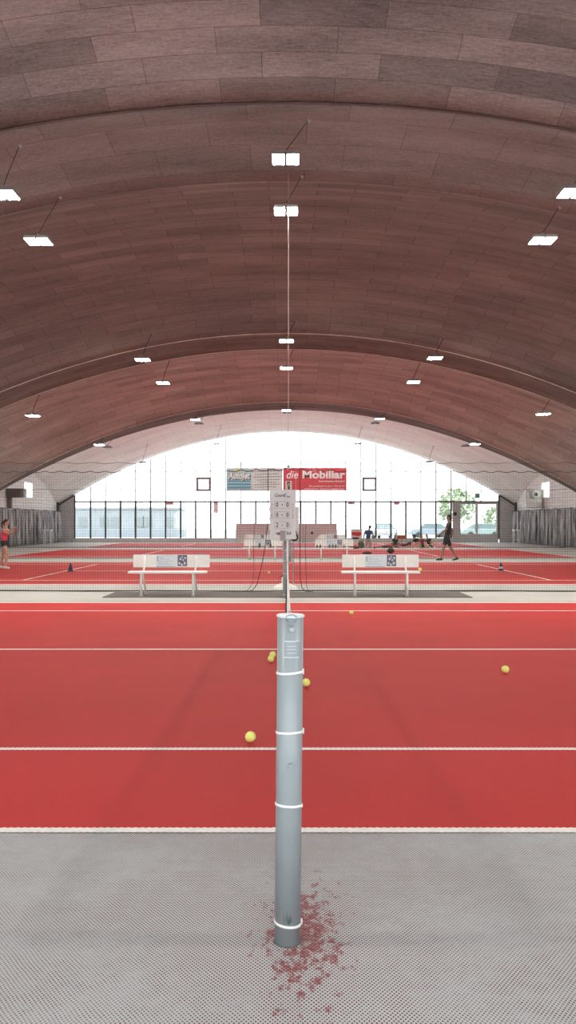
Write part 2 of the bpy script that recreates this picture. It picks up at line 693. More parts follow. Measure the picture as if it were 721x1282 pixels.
def vent(x0, x1):
    X0, X1 = (x0 - 359) * ZEND / F, (x1 - 359) * ZEND / F
    z0, z1 = CAMH + 41 * ZEND / F, CAMH + 58.5 * ZEND / F
    def f(b):
        t = 0.16
        box(b, X0, X0 + t, ZEND - .12, ZEND - .03, z0, z1)
        box(b, X1 - t, X1, ZEND - .12, ZEND - .03, z0, z1)
        box(b, X0 + t, X1 - t, ZEND - .12, ZEND - .03, z0, z0 + t)
        box(b, X0 + t, X1 - t, ZEND - .12, ZEND - .03, z1 - t, z1)
    mk('opening_frame', f, GREYFRAME, winroot)


vent(246, 264)
vent(453.3, 471.5)

PLINTH = mat('pale_plinth', (0.62, 0.61, 0.59), 0.8, var=0.05, scale=3)
GREYBLOCK = mat('grey_block', (0.50, 0.50, 0.495), 0.9, var=0.12, scale=6)
struct(mk('wall_end', lambda b: box(b, -XG, DX0 - 0.5, ZEND - 0.1, ZEND + 0.15, 0, HPL), PLINTH))
struct(mk('wall_end', lambda b: box(b, (566.5 - 359) * ZEND / F, DX0, ZEND - 0.1, ZEND + 0.1, 0, HT - .035), GREYBLOCK))


def pier(s):
    def f(b):
        n = 6
        a = []
        for y in (ZEND - 0.12, ZEND + 0.15):
            lo = [b.verts.new((s * (XG + 0.05 + (XW - XG - 0.05) * k / n), y, 0)) for k in range(n + 1)]
            hi = [b.verts.new((s * (XG + 0.05 + (XW - XG - 0.05) * k / n), y, line_h(8, XG + (XW - XG) * k / n) + 0.05)) for k in range(n + 1)]
            a.append((lo, hi))
        for (lo, hi) in a:
            for k in range(n):
                b.faces.new((lo[k], lo[k + 1], hi[k + 1], hi[k]))
        for k in range(n):
            b.faces.new((a[0][1][k], a[0][1][k + 1], a[1][1][k + 1], a[1][1][k]))
            b.faces.new((a[0][0][k], a[0][0][k + 1], a[1][0][k + 1], a[1][0][k]))
        for k in (0, n):
            b.faces.new((a[0][0][k], a[0][1][k], a[1][1][k], a[1][0][k]))
    struct(mk('wall_end', f, GREYBLOCK))
    # dark joint where the shell comes down to its foot
    struct(mk('trim_%d' % (6 if s < 0 else 7), lambda b: box(b, min(s * (XW - .14), s * XW), max(s * (XW - .14), s * XW), ZEND - .4, ZEND - .13, 0, 2.95), DARKFRAME))
    pts = [(s * X, ZEND - 0.14, line_h(8, X) - 0.03) for X in (XG, XG + .3, XG + .7, XW)]
    struct(mk('trim_%d' % (8 if s < 0 else 9), lambda b: tube(b, pts, 0.05, 6), DARKFRAME))


pier(-1)
pier(1)
# door in the end wall
door = bpy.data.objects.new('door_1', None)
C.objects.link(door)
door['kind'] = 'structure'
door['label'] = 'wide double glass door in the right corner of the end wall'
DM = (596.5 - 359) * ZEND / F
DB, DT = 0.62, HT - 0.1
for (a, c) in ((DX0, DM), (DM, DX1)):
    def f(b):
        t = 0.09
        box(b, a, a + t, ZEND - .05, ZEND + .05, 0, DT)
        box(b, c - t, c, ZEND - .05, ZEND + .05, 0, DT)
        box(b, a + t, c - t, ZEND - .05, ZEND + .05, DT - .1, DT)
        box(b, a + t, c - t, ZEND - .05, ZEND + .05, 0, DB)
    leaf = mk('door_leaf', f, mat('pale_door', (0.55, 0.55, 0.54), 0.6), door)
    mk('pane', lambda b: box(b, a + .09, c - .09, ZEND - .003, ZEND + .003, DB, DT - .1), GLASS, leaf)
    hx_ = DM + (0.14 if a == DM else -0.14)
    mk('door_handle', lambda b: tube(b, [(hx_, ZEND - .06, 0.95), (hx_, ZEND - .12, 0.97), (hx_, ZEND - .12, 1.25), (hx_, ZEND - .06, 1.27)], 0.015, 6), STEEL, leaf)
mk('door_frame', lambda b: (box(b, DX0 - .06, DX1 + .06, ZEND - .08, ZEND + .08, DT, HT - .036), box(b, DX1, XG - .05, ZEND - .08, ZEND + .08, 0, DT)), GREYFRAME, door)

# ================================================================ OBJECTS
# ---------------------------------------------------------------- outside
struct(mk('ground', lambda b: box(b, -90, 90, ZEND + .3, 220, -0.2, -0.05), mat('asphalt', (0.42, 0.42, 0.41), 0.9, var=0.1, scale=2)))
BWALL = mat('pale_blue_cladding', (0.30, 0.335, 0.355), 0.8, var=0.04)
bld = thing('building', 'low pale blue building with paired windows outside behind the left panes', 'building', (-17, 92, 0))
mk('wall', lambda b: box(b, -10, 5.2, 0, 8, -0.05, 2.95), BWALL, bld)
mk('roof', lambda b: box(b, -10.2, 5.4, -.2, 8.2, 2.95, 3.15), mat('pale_roof', (0.3, 0.31, 0.32), .8), bld)
mk('base_band', lambda b: box(b, -10.02, 5.22, -.03, 8, -0.04, 0.75), mat('pale_base_band', (0.27, 0.31, 0.345), .8), bld)
BWIN = mat('outdoor_window', (0.21, 0.245, 0.25), 0.3)
for xw in (-6.9, -5.5, -3.2, -2.0, 0.6, 1.5, 3.9):
    wf_ = mk('window', lambda b: box(b, xw, xw + 1.0, -.06, -.005, 1.0, 2.15), mat('outdoor_window_frame', (0.26, 0.28, 0.29), .6), bld)
    mk('pane', lambda b: (box(b, xw + .08, xw + .46, -.09, -.06, 1.08, 2.07), box(b, xw + .54, xw + .92, -.09, -.06, 1.08, 2.07)), BWIN, wf_)


def car(loc, rz, rgb, label, nm):
    t = thing('car', label, 'car', loc, rz, None)
    paint = mat('car_paint_' + nm, rgb, 0.35)
    def body(b):
        prof = [(-2.1, .32), (-2.15, .62), (-2.0, .86), (-1.2, .95), (1.95, .92), (2.12, .7), (2.1, .32)]
        L = [b.verts.new((x, -.86, z)) for x, z in prof]
        R = [b.verts.new((x, .86, z)) for x, z in prof]
        b.faces.new(L)
        b.faces.new(R[::-1])
        for k in range(len(prof)):
            b.faces.new((L[k], R[k], R[(k + 1) % len(prof)], L[(k + 1) % len(prof)]))
    mk('body', body, paint, t, False, 0.06)
    def cabin(b):
        prof = [(-1.25, .93), (-.55, 1.42), (1.1, 1.45), (1.85, .93)]
        L = [b.verts.new((x, -.78 if z < 1 else -.62, z)) for x, z in prof]
        R = [b.verts.new((x, .78 if z < 1 else .62, z)) for x, z in prof]
        b.faces.new(L)
        b.faces.new(R[::-1])
        for k in range(4):
            b.faces.new((L[k], R[k], R[(k + 1) % 4], L[(k + 1) % 4]))
    mk('window', cabin, mat('car_glass', (0.10, 0.15, 0.16), .2), t)
    mk('roof', lambda b: box(b, -.6, 1.15, -.64, .64, 1.42, 1.48), paint, t, False, .02)
    for x in (-1.3, 1.3):
        for y in (-.82, .82):
            def wh(b):
                tube(b, [(x, y - .1, .30), (x, y + .1, .30)], .32, 18)
            mk('wheel', wh, mat('tyre', (0.05, 0.05, 0.05), .8), t)
    for y in (-.6, .6):
        mk('headlight', lambda b: ball(b, (-2.08, y, .68), (.06, .16, .08), 10), mat('car_lamp', (.3, .3, .3), .2), t)
    return t


car((9.4, 82, -.05), 1.25, (0.42, 0.43, 0.43), 'white car facing the glass wall, left of the other parked cars', 'white')
car((15.0, 90, -.05), 0.1, (0.24, 0.29, 0.34), 'blue grey parked car seen side on behind the right hand panes', 'bluegrey')
car((20.4, 90, -.05), 0.1, (0.24, 0.31, 0.29), 'green grey car parked outside behind the glass door', 'green')

LEAF = mat('leaf_green', (0.30, 0.37, 0.24), 0.9, var=0.2, scale=1.5)
BARK = mat('bark', (0.16, 0.13, 0.1), 0.9)


def tree(loc, h, r, label, seed):
    t = thing('tree', label, 'tree', loc)
    rnd = random.Random(seed)
    def crown(b):
        for k in range(420):
            th, ph = rnd.uniform(0, 2 * PI), math.acos(rnd.uniform(-1, 1))
            rr = r * rnd.uniform(.55, 1.0)
            c = Vector((rr * math.sin(ph) * math.cos(th), rr * math.sin(ph) * math.sin(th), h * .62 + rr * math.cos(ph) * .9))
            sz = rnd.uniform(.12, .3) * r * .45
            a, bb = frame_of(Vector((rnd.uniform(-1, 1), rnd.uniform(-1, 1), rnd.uniform(-.3, 1))))
            pts = [c + (a * math.cos(q) + bb * math.sin(q)) * sz for q in (0, 1.2, 2.2, 3.4, 4.9)]
            b.faces.new([b.verts.new(p) for p in pts])
            tip = b.verts.new(c + a.cross(bb) * sz * .5)
    mk('crown', crown, LEAF, t)
    mk('trunk', lambda b: tube(b, [(0, 0, -.05), (.05, 0, h * .3), (0, .05, h * .62)], [.16, .13, .07], 8), BARK, t)


tree((19.3, 97, 0), 5.6, 2.3, 'leafy green tree outside behind the left pane of the glass door', 3)
tree((24.6, 100, 0), 3.4, 1.6, 'low bushy tree outside behind the right pane of the glass door', 5)

# red awning signs under the transom, outside
RED = mat('sign_red', s2l((208, 62, 72)), 0.6)
REDP = mat('red_film', (0.30, 0.07, 0.07), 0.6)
for (x0, x1, y0, y1, lab) in ((208, 217, 628.5, 632, 'small red sign outside below the transom, furthest left'),
                              (267.5, 273, 629, 642, 'upright red banner outside below the transom, left of the hanging banners'),
                              (435.5, 444, 628.5, 631.5, 'small red sign outside below the transom, right of the red banner'),
                              (493, 500, 628.5, 632, 'small red sign outside below the transom above the parked white car')):
    Y = 68.0
    a, c = P(x0, y1, Y), P(x1, y0, Y)
    t = thing('outdoor_sign', lab, 'sign', ((a.x + c.x) / 2, Y, -.05))
    mk('sign_panel', lambda b: box(b, -(c.x - a.x) / 2, (c.x - a.x) / 2, -.03, .03, a.z + .05, c.z + .05), REDP, t)
    mk('pole', lambda b: tube(b, [(0, .06, 0), (0, .06, c.z)], .025, 6), mat('pale_pole', (.3, .3, .3), .6), t)

# ---------------------------------------------------------------- light fixtures
LED = mat('led_panel', (1.0, 0.95, 0.87), 0.5, emit=200.0)
LEDOFF = mat('led_panel_off', (0.05, 0.05, 0.05), 0.4)
HOUS = mat('lamp_housing', (0.22, 0.22, 0.22), 0.5)


def lamp(X, z, hgt, label, lit=True, lx=0.35, group=None):
    t = thing('ceiling_light', label, 'ceiling light', (X, z, hgt), 0, group)
    for s in (-1, 1):
        cx = s * 0.128
        h = mk('led_module', lambda b: (box(b, cx - .108, cx + .108, -.22, .22, 0.0, .05), [box(b, cx - .09 + k * .045, cx - .08 + k * .045, -.18, .18, .05, .085) for k in range(5)]), HOUS, t)
        mk('lens', lambda b: box(b, cx - .100, cx + .100, -.21, .21, -.008, .001), LED if lit else LEDOFF, h)
    mk('bracket', lambda b: (box(b, -.14, .14, -.015, .015, .085, .105), box(b, -.02, .02, -.02, .02, .10, .16)), HOUS, t)
    top = roof_h(X + lx, z) - hgt + 0.02
    mk('wire', lambda b: tube(b, [(0, 0, .15), (lx * .28, 0, top * .42), (lx, 0, top)], 0.0065 if z < 25 else .010, 5), BLACK, t)
    mk('ceiling_hook', lambda b: (lathe(b, [(.035, 0), (.035, .04)], 10, (lx, 0, top - .05)), ball(b, (lx, 0, top - .06), .02, 8)), GREYFRAME, t)
    return t


WH = {0: 'centre', -1: 'left', 1: 'right', -2: 'far left', 2: 'far right'}
def L(px, py, z, label, lit=True, lx=.33):
    p = P(px, py, z)
    return lamp(p.x, z, p.z, label, lit, lx)


for X, z, lab in ((-5, 2.6, 'left'), (5, 2.6, 'right')):  # unseen lamps, added to brighten the near floor
    lamp(X, z, 7.6 - .024 * X * X, 'added unseen twin floodlight above the camera, %s, %s row' % (lab, 'rear' if z < 0 else 'front'))
for X, z, lab in ((-10, 15.2, 'left, near row'), (10, 15.2, 'right, near row'), (-10, 17.3, 'left, second row'), (10, 17.3, 'right, second row')):
    lamp(X, z, 5.65, 'outer twin floodlight beyond the photo edge, %s' % lab)
L(357.5, 199.5, 15.2, 'lit twin floodlight at centre, highest of the ceiling lights', lx=.42)
L(4, 244, 15.2, 'lit twin floodlight cut off by the left edge of the photo', lx=.30)
L(718, 242, 15.2, 'lit twin floodlight cut off by the right edge of the photo', lx=.30)
L(358, 264.5, 17.3, 'lit twin floodlight at centre, directly below the highest one', lx=.33)
L(48, 302.5, 17.3, 'bright twin floodlight hanging in the left of the brown vault', lx=.45)
L(679, 301.5, 17.3, 'bright twin floodlight hanging in the right of the brown vault', lx=.35)
L(358.5, 427, 29.4, 'lit ceiling light at centre in front of the middle rib')
L(178.5, 450.5, 29.4, 'lit ceiling light left of centre in front of the middle rib')
L(544.5, 448.5, 29.4, 'lit ceiling light right of centre in front of the middle rib')
L(358.5, 461, 34.1, 'lit ceiling light at centre just behind the middle rib')
L(204, 479.5, 34.1, 'lit ceiling light left of centre behind the middle rib')
L(517.5, 478.5, 34.1, 'lit ceiling light right of centre behind the middle rib')
L(41, 520.5, 34.1, 'lit ceiling light near the left edge of the photo below the middle rib')
L(680, 518.5, 34.1, 'lit ceiling light near the right edge of the photo below the middle rib')
L(358.5, 514, 45.8, 'small lit ceiling light at centre on the furthest rib')
L(244.5, 525.5, 45.8, 'small lit ceiling light left of centre on the furthest rib')
L(475.5, 524.5, 45.8, 'small lit ceiling light right of centre on the furthest rib')
L(124, 557, 45.8, 'small lit ceiling light low on the left of the furthest rib')
L(594.5, 556, 45.8, 'small lit ceiling light low on the right of the furthest rib')
L(359, 517.5, 48.6, 'unlit dark ceiling light at centre under the pale vault', False)
L(249, 531, 48.6, 'unlit dark ceiling light left of centre under the pale vault', False)
L(469.5, 530.5, 48.6, 'unlit dark ceiling light right of centre under the pale vault', False)
L(134.5, 560.5, 48.6, 'unlit dark ceiling light at the far left under the pale vault', False)
L(582.5, 559, 48.6, 'unlit dark ceiling light at the far right under the pale vault', False)
L(271, 556.5, 60.3, 'tiny unlit ceiling light at the top of the glass, left of centre', False)
L(447.5, 556, 60.3, 'tiny unlit ceiling light at the top of the glass, right of centre', False)
L(179, 579.5, 60.3, 'tiny unlit ceiling light low on the left against the glass', False)
L(537, 578.5, 60.3, 'tiny unlit ceiling light low on the right against the glass', False)

# ---------------------------------------------------------------- net posts and nets
def net_post(label, loc, lean=0.0, ry=0.0):
    t = thing('net_post', label, 'net post', loc)
    t.rotation_euler = (0, lean, 0)
    R = 0.0425
    mk('pole', lambda b: lathe(b, [(R, 0), (R, 1.064)], 40), POSTM, t, True).data.polygons.foreach_set('use_smooth', [len(p.vertices) == 4 for p in t.children[0].data.polygons] if t.children else [True])
    mk('cap', lambda b: lathe(b, [(R, 1.062), (R + .0035, 1.064), (R + .0035, 1.069), (R, 1.071)], 40), CAPM, t, False)
    mk('collar', lambda b: lathe(b, [(R + .003, 0), (R + .003, .002), (R + .001, .003)], 40), mat('dark_collar', (.10, .11, .11), .6), t)
    for i, hz in enumerate((.883, .687, .450, .064)):
        def f(b):
            n = 40
            ring = []
            for k in range(n):
                a = 2 * PI * k / n
                ring.append((a,))
            prof = [(R - .001, -.004), (R + .0025, -.004), (R + .003, .0), (R + .0025, .004), (R - .001, .004)]
            rings = []
            for k in range(n):
                a = 2 * PI * k / n
                zz = hz + .004 * math.cos(a * 1 + i)
                rings.append([b.verts.new((r * math.cos(a), r * math.sin(a), zz + q)) for r, q in prof])
            for k in range(n):
                A, B = rings[k], rings[(k + 1) % n]
                for q in range(len(prof) - 1):
                    b.faces.new((A[q], A[q + 1], B[q + 1], B[q]))
            a = -.35 if i % 2 == 0 else -.12
            box(b, (R + .001) * math.cos(a), (R + .006) * math.cos(a), R * math.sin(a) - .005, R * math.sin(a) + .004, hz - .005, hz + (.013 if i != 2 else .004))
        mk('cable_tie', f, TIE, t, True)
    # name plate with rules
    def plate(b):
        n = 10
        for (z0, z1, r_) in ((.935, .989, .0006),):
            pts = []
            for k in range(n + 1):
                a = -PI / 2 - .60 + 1.2 * k / n + .12
                pts.append(((R + r_) * math.cos(a), (R + r_) * math.sin(a)))
            lo = [b.verts.new((x, y, z0)) for x, y in pts]
            hi = [b.verts.new((x, y, z1)) for x, y in pts]
            for k in range(n):
                b.faces.new((lo[k], lo[k + 1], hi[k + 1], hi[k]))
    pl = mk('label_plate', plate, POSTM, t)
    def rules(b):
        for z_, hh in ((.988, .0012), (.936, .0012), (.972, .0006), (.962, .0006), (.950, .0006)):
            n = 10
            aa = [-PI / 2 - .60 + 1.2 * k / n + .12 for k in range(n + 1)]
            if hh < .001:
                aa = aa[2:9]
            pts = [((R + .0014) * math.cos(a), (R + .0014) * math.sin(a)) for a in aa]
            lo = [b.verts.new((x, y, z_ - hh)) for x, y in pts]
            hi = [b.verts.new((x, y, z_ + hh)) for x, y in pts]
            for k in range(len(pts) - 1):
                b.faces.new((lo[k], lo[k + 1], hi[k + 1], hi[k]))
    mk('plate_line', rules, CAPM, pl)
    # wing hook with hexagonal bolt near the top
    def hook(b):
        tube(b, [(.018, -R - .002, 1.058), (.016, -R - .008, 1.047), (.006, -R - .011, 1.036)], .0022, 6)
        tube(b, [(-.010, -R - .002, 1.058), (-.007, -R - .008, 1.047), (.004, -R - .011, 1.036)], .0022, 6)
        tube(b, [(-.012, -R + .002, 1.058), (-.014, -R, 1.068), (-.003, -R - .004, 1.074), (.010, -R - .004, 1.074), (.020, -R, 1.067)], .0022, 6)
    mk('hook', hook, STEEL, t, True)
    def bolt(bz, r1):
        def f(b):
            tube(b, [(.005, -R + .002, bz), (.005, -R - .006, bz)], r1 * 1.25, 20)
            tube(b, [(.005, -R - .006, bz), (.005, -R - .016, bz)], r1, 6)
        return f
    mk('bolt', bolt(1.028, .0075), STEEL, t)
    mk('bolt', bolt(.590, .0065), STEEL, t)
    # scuffs
    def scuff(b):
        rnd = random.Random(4)
        for k in range(46):
            a = -PI / 2 + rnd.gauss(.0, .16)
            z0 = .072 + abs(rnd.gauss(0, .012))
            ln = rnd.uniform(.006, .034)
            wd = rnd.uniform(.010, .026)
            rr = R + .0004
            q = [(a, z0), (a + wd, z0), (a + wd * .6 + rnd.uniform(-.06, .06), z0 + ln)]
            b.faces.new([b.verts.new((rr * math.cos(x), rr * math.sin(x), z)) for x, z in q])
    mk('scuff_mark', scuff, mat('scuff', (.05, .09, .08), .7), t)
    return t


POST0 = net_post('tall pale grey cylindrical net post with white cable ties, in the foreground', (0.002, 2.795, 0), lean=0.0095)
POST1 = dup(POST0, (-0.03, 15.75, 0), None, 'slim grey net post under the scoreboard at the far end of the nearest net')
POST1.rotation_euler = (0, 0, 0)
dup(POST1, (0, 18.35, 0), None, 'grey net post at the near end of the second court, behind the white dome base')
dup(POST1, (0.12, 31.1, 0), None, 'grey net post under the smaller scoreboard behind the near scoreboard')

TAPE = mat('white_tape', (0.78, 0.76, 0.70), 0.7, var=0.05, scale=40)


def net_h(u):
    return 0.93 + 0.125 * abs(2 * u - 1) ** 1.6


def tennis_net(z0, z1, label, X0=0.0, fine=True):
    t = thing('tennis_net', label, 'tennis net', (X0, z0, 0))
    ln = z1 - z0
    def bul(u, h):
        return -0.022 * math.sin(PI * min(1, u * 1)) ** .4 * (1 - abs(2 * h - 1)) if 0 < u < 1 else 0
    def cords(b):
        nn = int(ln / .045)
        for k in range(nn + 1):
            u = k / nn
            y = u * ln
            tube(b, [(bul(u, q), y, .03 + (net_h(u) - .05) * q) for q in (0, .5, 1)], .0014, 3, False)
        rows = 22
        for j in range(rows):
            q = j / (rows - 1)
            tube(b, [(bul(k / 40, q), ln * k / 40, .03 + (net_h(k / 40) - .05) * q) for k in range(41)], .0014, 3, False)
    c = mk('netting', cords, NETC, t)
    def tape(b):
        pts = [(k / 48) for k in range(49)]
        wt, ht = .0075, .055
        rings = []
        for u in pts:
            y, h = u * ln, net_h(u)
            rings.append([b.verts.new(p) for p in ((-wt * .7, y, h - ht), (-wt, y, h - .02), (-wt * .7, y, h + .002), (0, y, h + .006), (wt * .7, y, h + .002), (wt, y, h - .02), (wt * .7, y, h - ht))])
        for A, B in zip(rings, rings[1:]):
            for k in range(7):
                b.faces.new((A[k], A[(k + 1) % 7], B[(k + 1) % 7], B[k]))
    mk('headband', tape, TAPE, t, True)
    mk('net_cable', lambda b: tube(b, [(0, -.03, 1.074), (0, -.01, 1.062), (0, .08, net_h(.006) - .001)], .004, 6), STEEL, t)
    mk('centre_strap', lambda b: box(b, -.009, .009, ln / 2 - .025, ln / 2 + .025, .01, .934), TAPE, t)
    return t


tennis_net(2.87, 15.68, 'black tennis net with white headband running away from the foreground post', 0.008)
tennis_net(18.44, 31.02, 'tennis net of the second court, seen edge-on behind the scoreboard post', 0.0)


def scoreboard(loc, label, w_, h_, detail=True):
    t = thing('scoreboard', label, 'scoreboard', loc)
    GB = mat('scoreboard_grey', (0.66, 0.76, 0.76), 0.5, var=.02)
    INK = mat('ink_dark', (0.03, 0.035, 0.04), 0.6)
    def board(b):
        # plate with scalloped flip-tab sides
        n = 10
        L_, R_ = [], []
        for k in range(n * 2 + 1):
            z = h_ * k / (2 * n)
            q = .012 * math.sin(k * 1.7) if .12 * h_ < z < .75 * h_ else 0
            L_.append((-w_ / 2 - q, z))
            R_.append((w_ / 2 + q, z))
        out = L_ + R_[::-1]
        A = [b.verts.new((x, -.012, z)) for x, z in out]
        B = [b.verts.new((x, .012, z)) for x, z in out]
        b.faces.new(A)
        b.faces.new(B[::-1])
        for k in range(len(out)):
            b.faces.new((A[k], B[k], B[(k + 1) % len(out)], A[(k + 1) % len(out)]))
    mk('board', board, GB, t)
    mk('bracket', lambda b: (box(b, -.05, .05, -.03, -.012, -.03, .16), box(b, -.045, -.03, -.035, -.03, -.02, .15), box(b, -.005, .01, -.035, -.03, -.02, .15), box(b, .03, .045, -.035, -.03, -.02, .15)), GREYFRAME, t)
    if not detail:
        return t
    f = -.0145
    for i, (a, c) in enumerate((('0', '0'), ('0', '0'), ('2', '0'))):
        zc = h_ * (.695 - .205 * i)
        def rect(b):
            x0, x1, z0, z1 = -.155, .125, zc - .062, zc + .062
            for (p, q, r, s_) in ((x0, x1, z0, z0 + .004), (x0, x1, z1 - .004, z1), (x0, x0 + .004, z0, z1), (x1 - .004, x1, z0, z1)):
                box(b, p, q, f - .001, f + .003, r, s_)
        rr = mk('score_window', rect, mat('score_line', (.22, .23, .24), .6), t)
        text('score_digit', a, .115, (-.105, f, zc), INK, t, width=.042, bold=.002)
        text('score_digit', c, .115, (.085, f, zc), INK, t, width=.042, bold=.002)
        mk('score_dot', lambda b: ball(b, (-.012, f, zc), (.011, .002, .011), 12), INK, t)
    for sx in (-.2, .185):
        for k, ch in enumerate('PLAYER'):
            text('side_letter', ch, .045, (sx, f, h_ * (.70 - .053 * k)), INK, t, width=.022)
    text('headline', 'Court', .075, (-.065, f, h_ * .885), INK, t, bold=.001, shear=.2, width=.17)
    TEAL = mat('teal', (.01, .14, .15), .6)
    def swoosh(b):
        for (cx, cz, r0, a0, a1) in ((.065, h_ * .885, .035, 1.2, 4.6), (.11, h_ * .90, .04, 3.3, 5.6)):
            pts = [(cx + r0 * math.cos(a0 + (a1 - a0) * k / 10), f, cz + r0 * math.sin(a0 + (a1 - a0) * k / 10)) for k in range(11)]
            tube(b, pts, [.002 + .007 * math.sin(PI * k / 10) for k in range(11)], 6)
    mk('emblem', swoosh, TEAL, t)
    DR = mat('dark_red', (.20, .02, .03), .6)
    def blob(b):
        box(b, -.13, -.10, f, f + .004, .095, .115)
        for k in range(4):
            box(b, -.097 + k * .021, -.081 + k * .021, f, f + .004, .075, .13)
            box(b, -.085 + k * .02, -.075 + k * .02, f, f + .004, .10, .112)
    mk('emblem', blob, DR, t)
    def blob2(b):
        for k in range(4):
            box(b, .07 + k * .022, .082 + k * .022, f, f + .004, .08 + .01 * (k % 2), .14 - .008 * (k % 3))
    mk('emblem', blob2, INK, t)
    return t


scoreboard((P(354, 656, 15.75).x, 15.70, 1.086), 'grey scoreboard reading 0 0, 0 0, 2 0 on top of the far net post', .49, .91)
scoreboard((.21, 31.05, 1.09), 'smaller grey scoreboard further back, half hidden at the right of the near scoreboard', .47, .9, False)

# ---------------------------------------------------------------- white dome base with thin pole
t = thing('pole_stand', 'white dome shaped base carrying a thin pole, behind the scoreboard post', 'stand', (P(357, 740, 17.62).x, 17.62, 0))
mk('base', lambda b: lathe(b, [(.255, 0), (.262, .03), (.24, .07), (.18, .11), (.09, .14), (.03, .15)], 36), WHITE, t, True)
mk('stub', lambda b: tube(b, [(-.06, -.02, .10), (-.06, -.02, .27)], .016, 10), WHITE, t)
mk('lever', lambda b: tube(b, [(-.10, -.02, .26), (-.03, -.02, .33)], .012, 8), mat('dark_red', (.2, .02, .03)), t)
mk('pole', lambda b: tube(b, [(.165, 0, .10), (.165, 0, 1.10)], .013, 8), STEEL, t)
t = thing('shoulder_bag', 'small black and yellow bag hanging on the thin pole beside the scoreboard', 'bag', (P(368.5, 669, 17.55).x, 17.55, 1.10))
mk('body', lambda b: (ball(b, (.0, -.03, -.01), (.085, .04, .08), 14)), mat('bag_black', (.03, .03, .035), .8), t, True)
mk('strap', lambda b: tube(b, [(-.07, -.02, .03), (-.05, 0, .12), (.02, .0, .13), (.07, -.02, .02)], .009, 6), mat('bag_black', (.03, .03, .035)), t)
mk('flap', lambda b: ball(b, (.01, -.06, -.01), (.05, .02, .025), 10), mat('bag_yellow', (.60, .40, .05), .7), t, True)

# ---------------------------------------------------------------- divider nets
CELL = 0.052


def divider(z, hw, hgt, label, cell, sagx, r, zb=0.02, cr=.012):
    t = thing('divider_net', label, 'divider net', (0, z, 0))
    def topz(x):
        u = (x / sagx) % 1.0
        return hgt - .035 * (1 - (2 * u - 1) ** 2) * (sagx / .3) ** .5 + .05 * math.exp(-(x / 1.0) ** 2)
    def cords(b):
        n = int(2 * hw / cell)
        for k in range(n + 1):
            x = -hw + k * cell
            dx = .01 * math.sin(x * 1.3)
            tube(b, [(x, dx, zb), (x, -dx, topz(x))], r, 3, False)
        rows = int((hgt - .03 - zb) / cell)
        for j in range(rows):
            zz = zb + j * cell + .01
            nseg = 12
            tube(b, [(-hw + 2 * hw * k / nseg, 0, zz) for k in range(nseg + 1)], r, 3, False)
    mk('netting', cords, NETC, t)
    n = int(2 * hw / (sagx / 6))
    pts = [(-hw + 2 * hw * k / n, 0, topz(-hw + 2 * hw * k / n)) for k in range(n + 1)]
    mk('top_rope', lambda b: tube(b, pts, cr * .6, 5), BLACK, t)
    rnd = random.Random(int(z))
    pts = []
    nb = 60
    for k in range(nb + 1):
        x = -hw + 2 * hw * k / nb
        pts.append((x, .04 * math.sin(x * .8) + .02 * math.sin(x * 2.1), zb + .006 * math.sin(x * 1.9)))
    mk('bottom_rope', lambda b: tube(b, pts, cr, 6), mat('bottom_rope', (.07, .075, .07), .9), t)
    return t


divider(17.2, 7.6, 2.44, 'nearest dark divider net across the hall, behind the two nearest benches', CELL, .305, .0014)
divider(33.7, 14.6, 3.82, 'middle divider net across the hall, between the second and third courts', .065, 1.1, .0014, cr=.014)
divider(49.2, 16.15, 3.4, 'furthest divider net across the hall, before the last court', .11, 2.0, .0013, cr=.016)

rope = mk('hoisting_rope', lambda b: tube(b, [(P(361, 600, 17.2).x, 17.2, 2.50), (P(361, 600, 17.2).x, 17.2, roof_h(0.03, 17.2) + .02)], .0065, 6), mat('pale_rope', (.40, .32, .27), .8))
tag(rope, 'thin pale rope hanging from the vault down to the nearest divider net', 'rope')
t = thing('pulley', 'small grey pulley at the bottom of the central hanging rope', 'pulley', (P(361, 600, 17.2).x, 17.17, 2.50))
mk('wheel', lambda b: tube(b, [(0, -.012, .02), (0, .012, .02)], .035, 16), GREYFRAME, t)
mk('side_plate', lambda b: (box(b, -.03, .03, -.022, -.014, -.03, .055), box(b, -.03, .03, .014, .022, -.03, .055)), GREYFRAME, t)

# draw cords of the divider net
for (pts, lab) in ((((335.7, 585), (335, 657), (331, 690), (326, 715), (321.5, 732), (316, 739), (309, 740.5)), 'black cord hanging from the divider net, curving to the floor left of the scoreboard'),
                   (((318.5, 640), (317.5, 690), (318, 715), (316, 730), (311, 738), (306, 741)), 'shorter black cord hanging just left of the curving cord'),
                   (((375.3, 586), (375.5, 655), (375.5, 700), (376, 725), (378, 736), (383, 741), (392, 741.8)), 'straight black cord hanging from the divider net right of the scoreboard'),
                   (((383.5, 640), (382.2, 680), (383, 715), (384, 735), (386, 740.8)), 'thin black cord furthest right of the scoreboard')):
    pp = [P(a, b_, 17.08 if 'thin' not in lab else 16.98) for a, b_ in pts]
    for p in pp:
        p.z = max(p.z, .012)
    o = mk('draw_cord', lambda b: tube(b, pp, .008 if 'thin' not in lab and 'shorter' not in lab else .005, 6), BLACK)
    tag(o, lab, 'cord')

# cable on the floor behind the benches
pp = [Vector((x, 17.30 + .05 * math.sin(x * 1.1) + .03 * math.sin(x * 3), .012)) for x in [-6.9 + .3 * k for k in range(47)]]
tag(mk('floor_cable', lambda b: tube(b, pp, .010, 6), BLACK), 'black cable lying along the floor behind the nearest benches', 'cable')

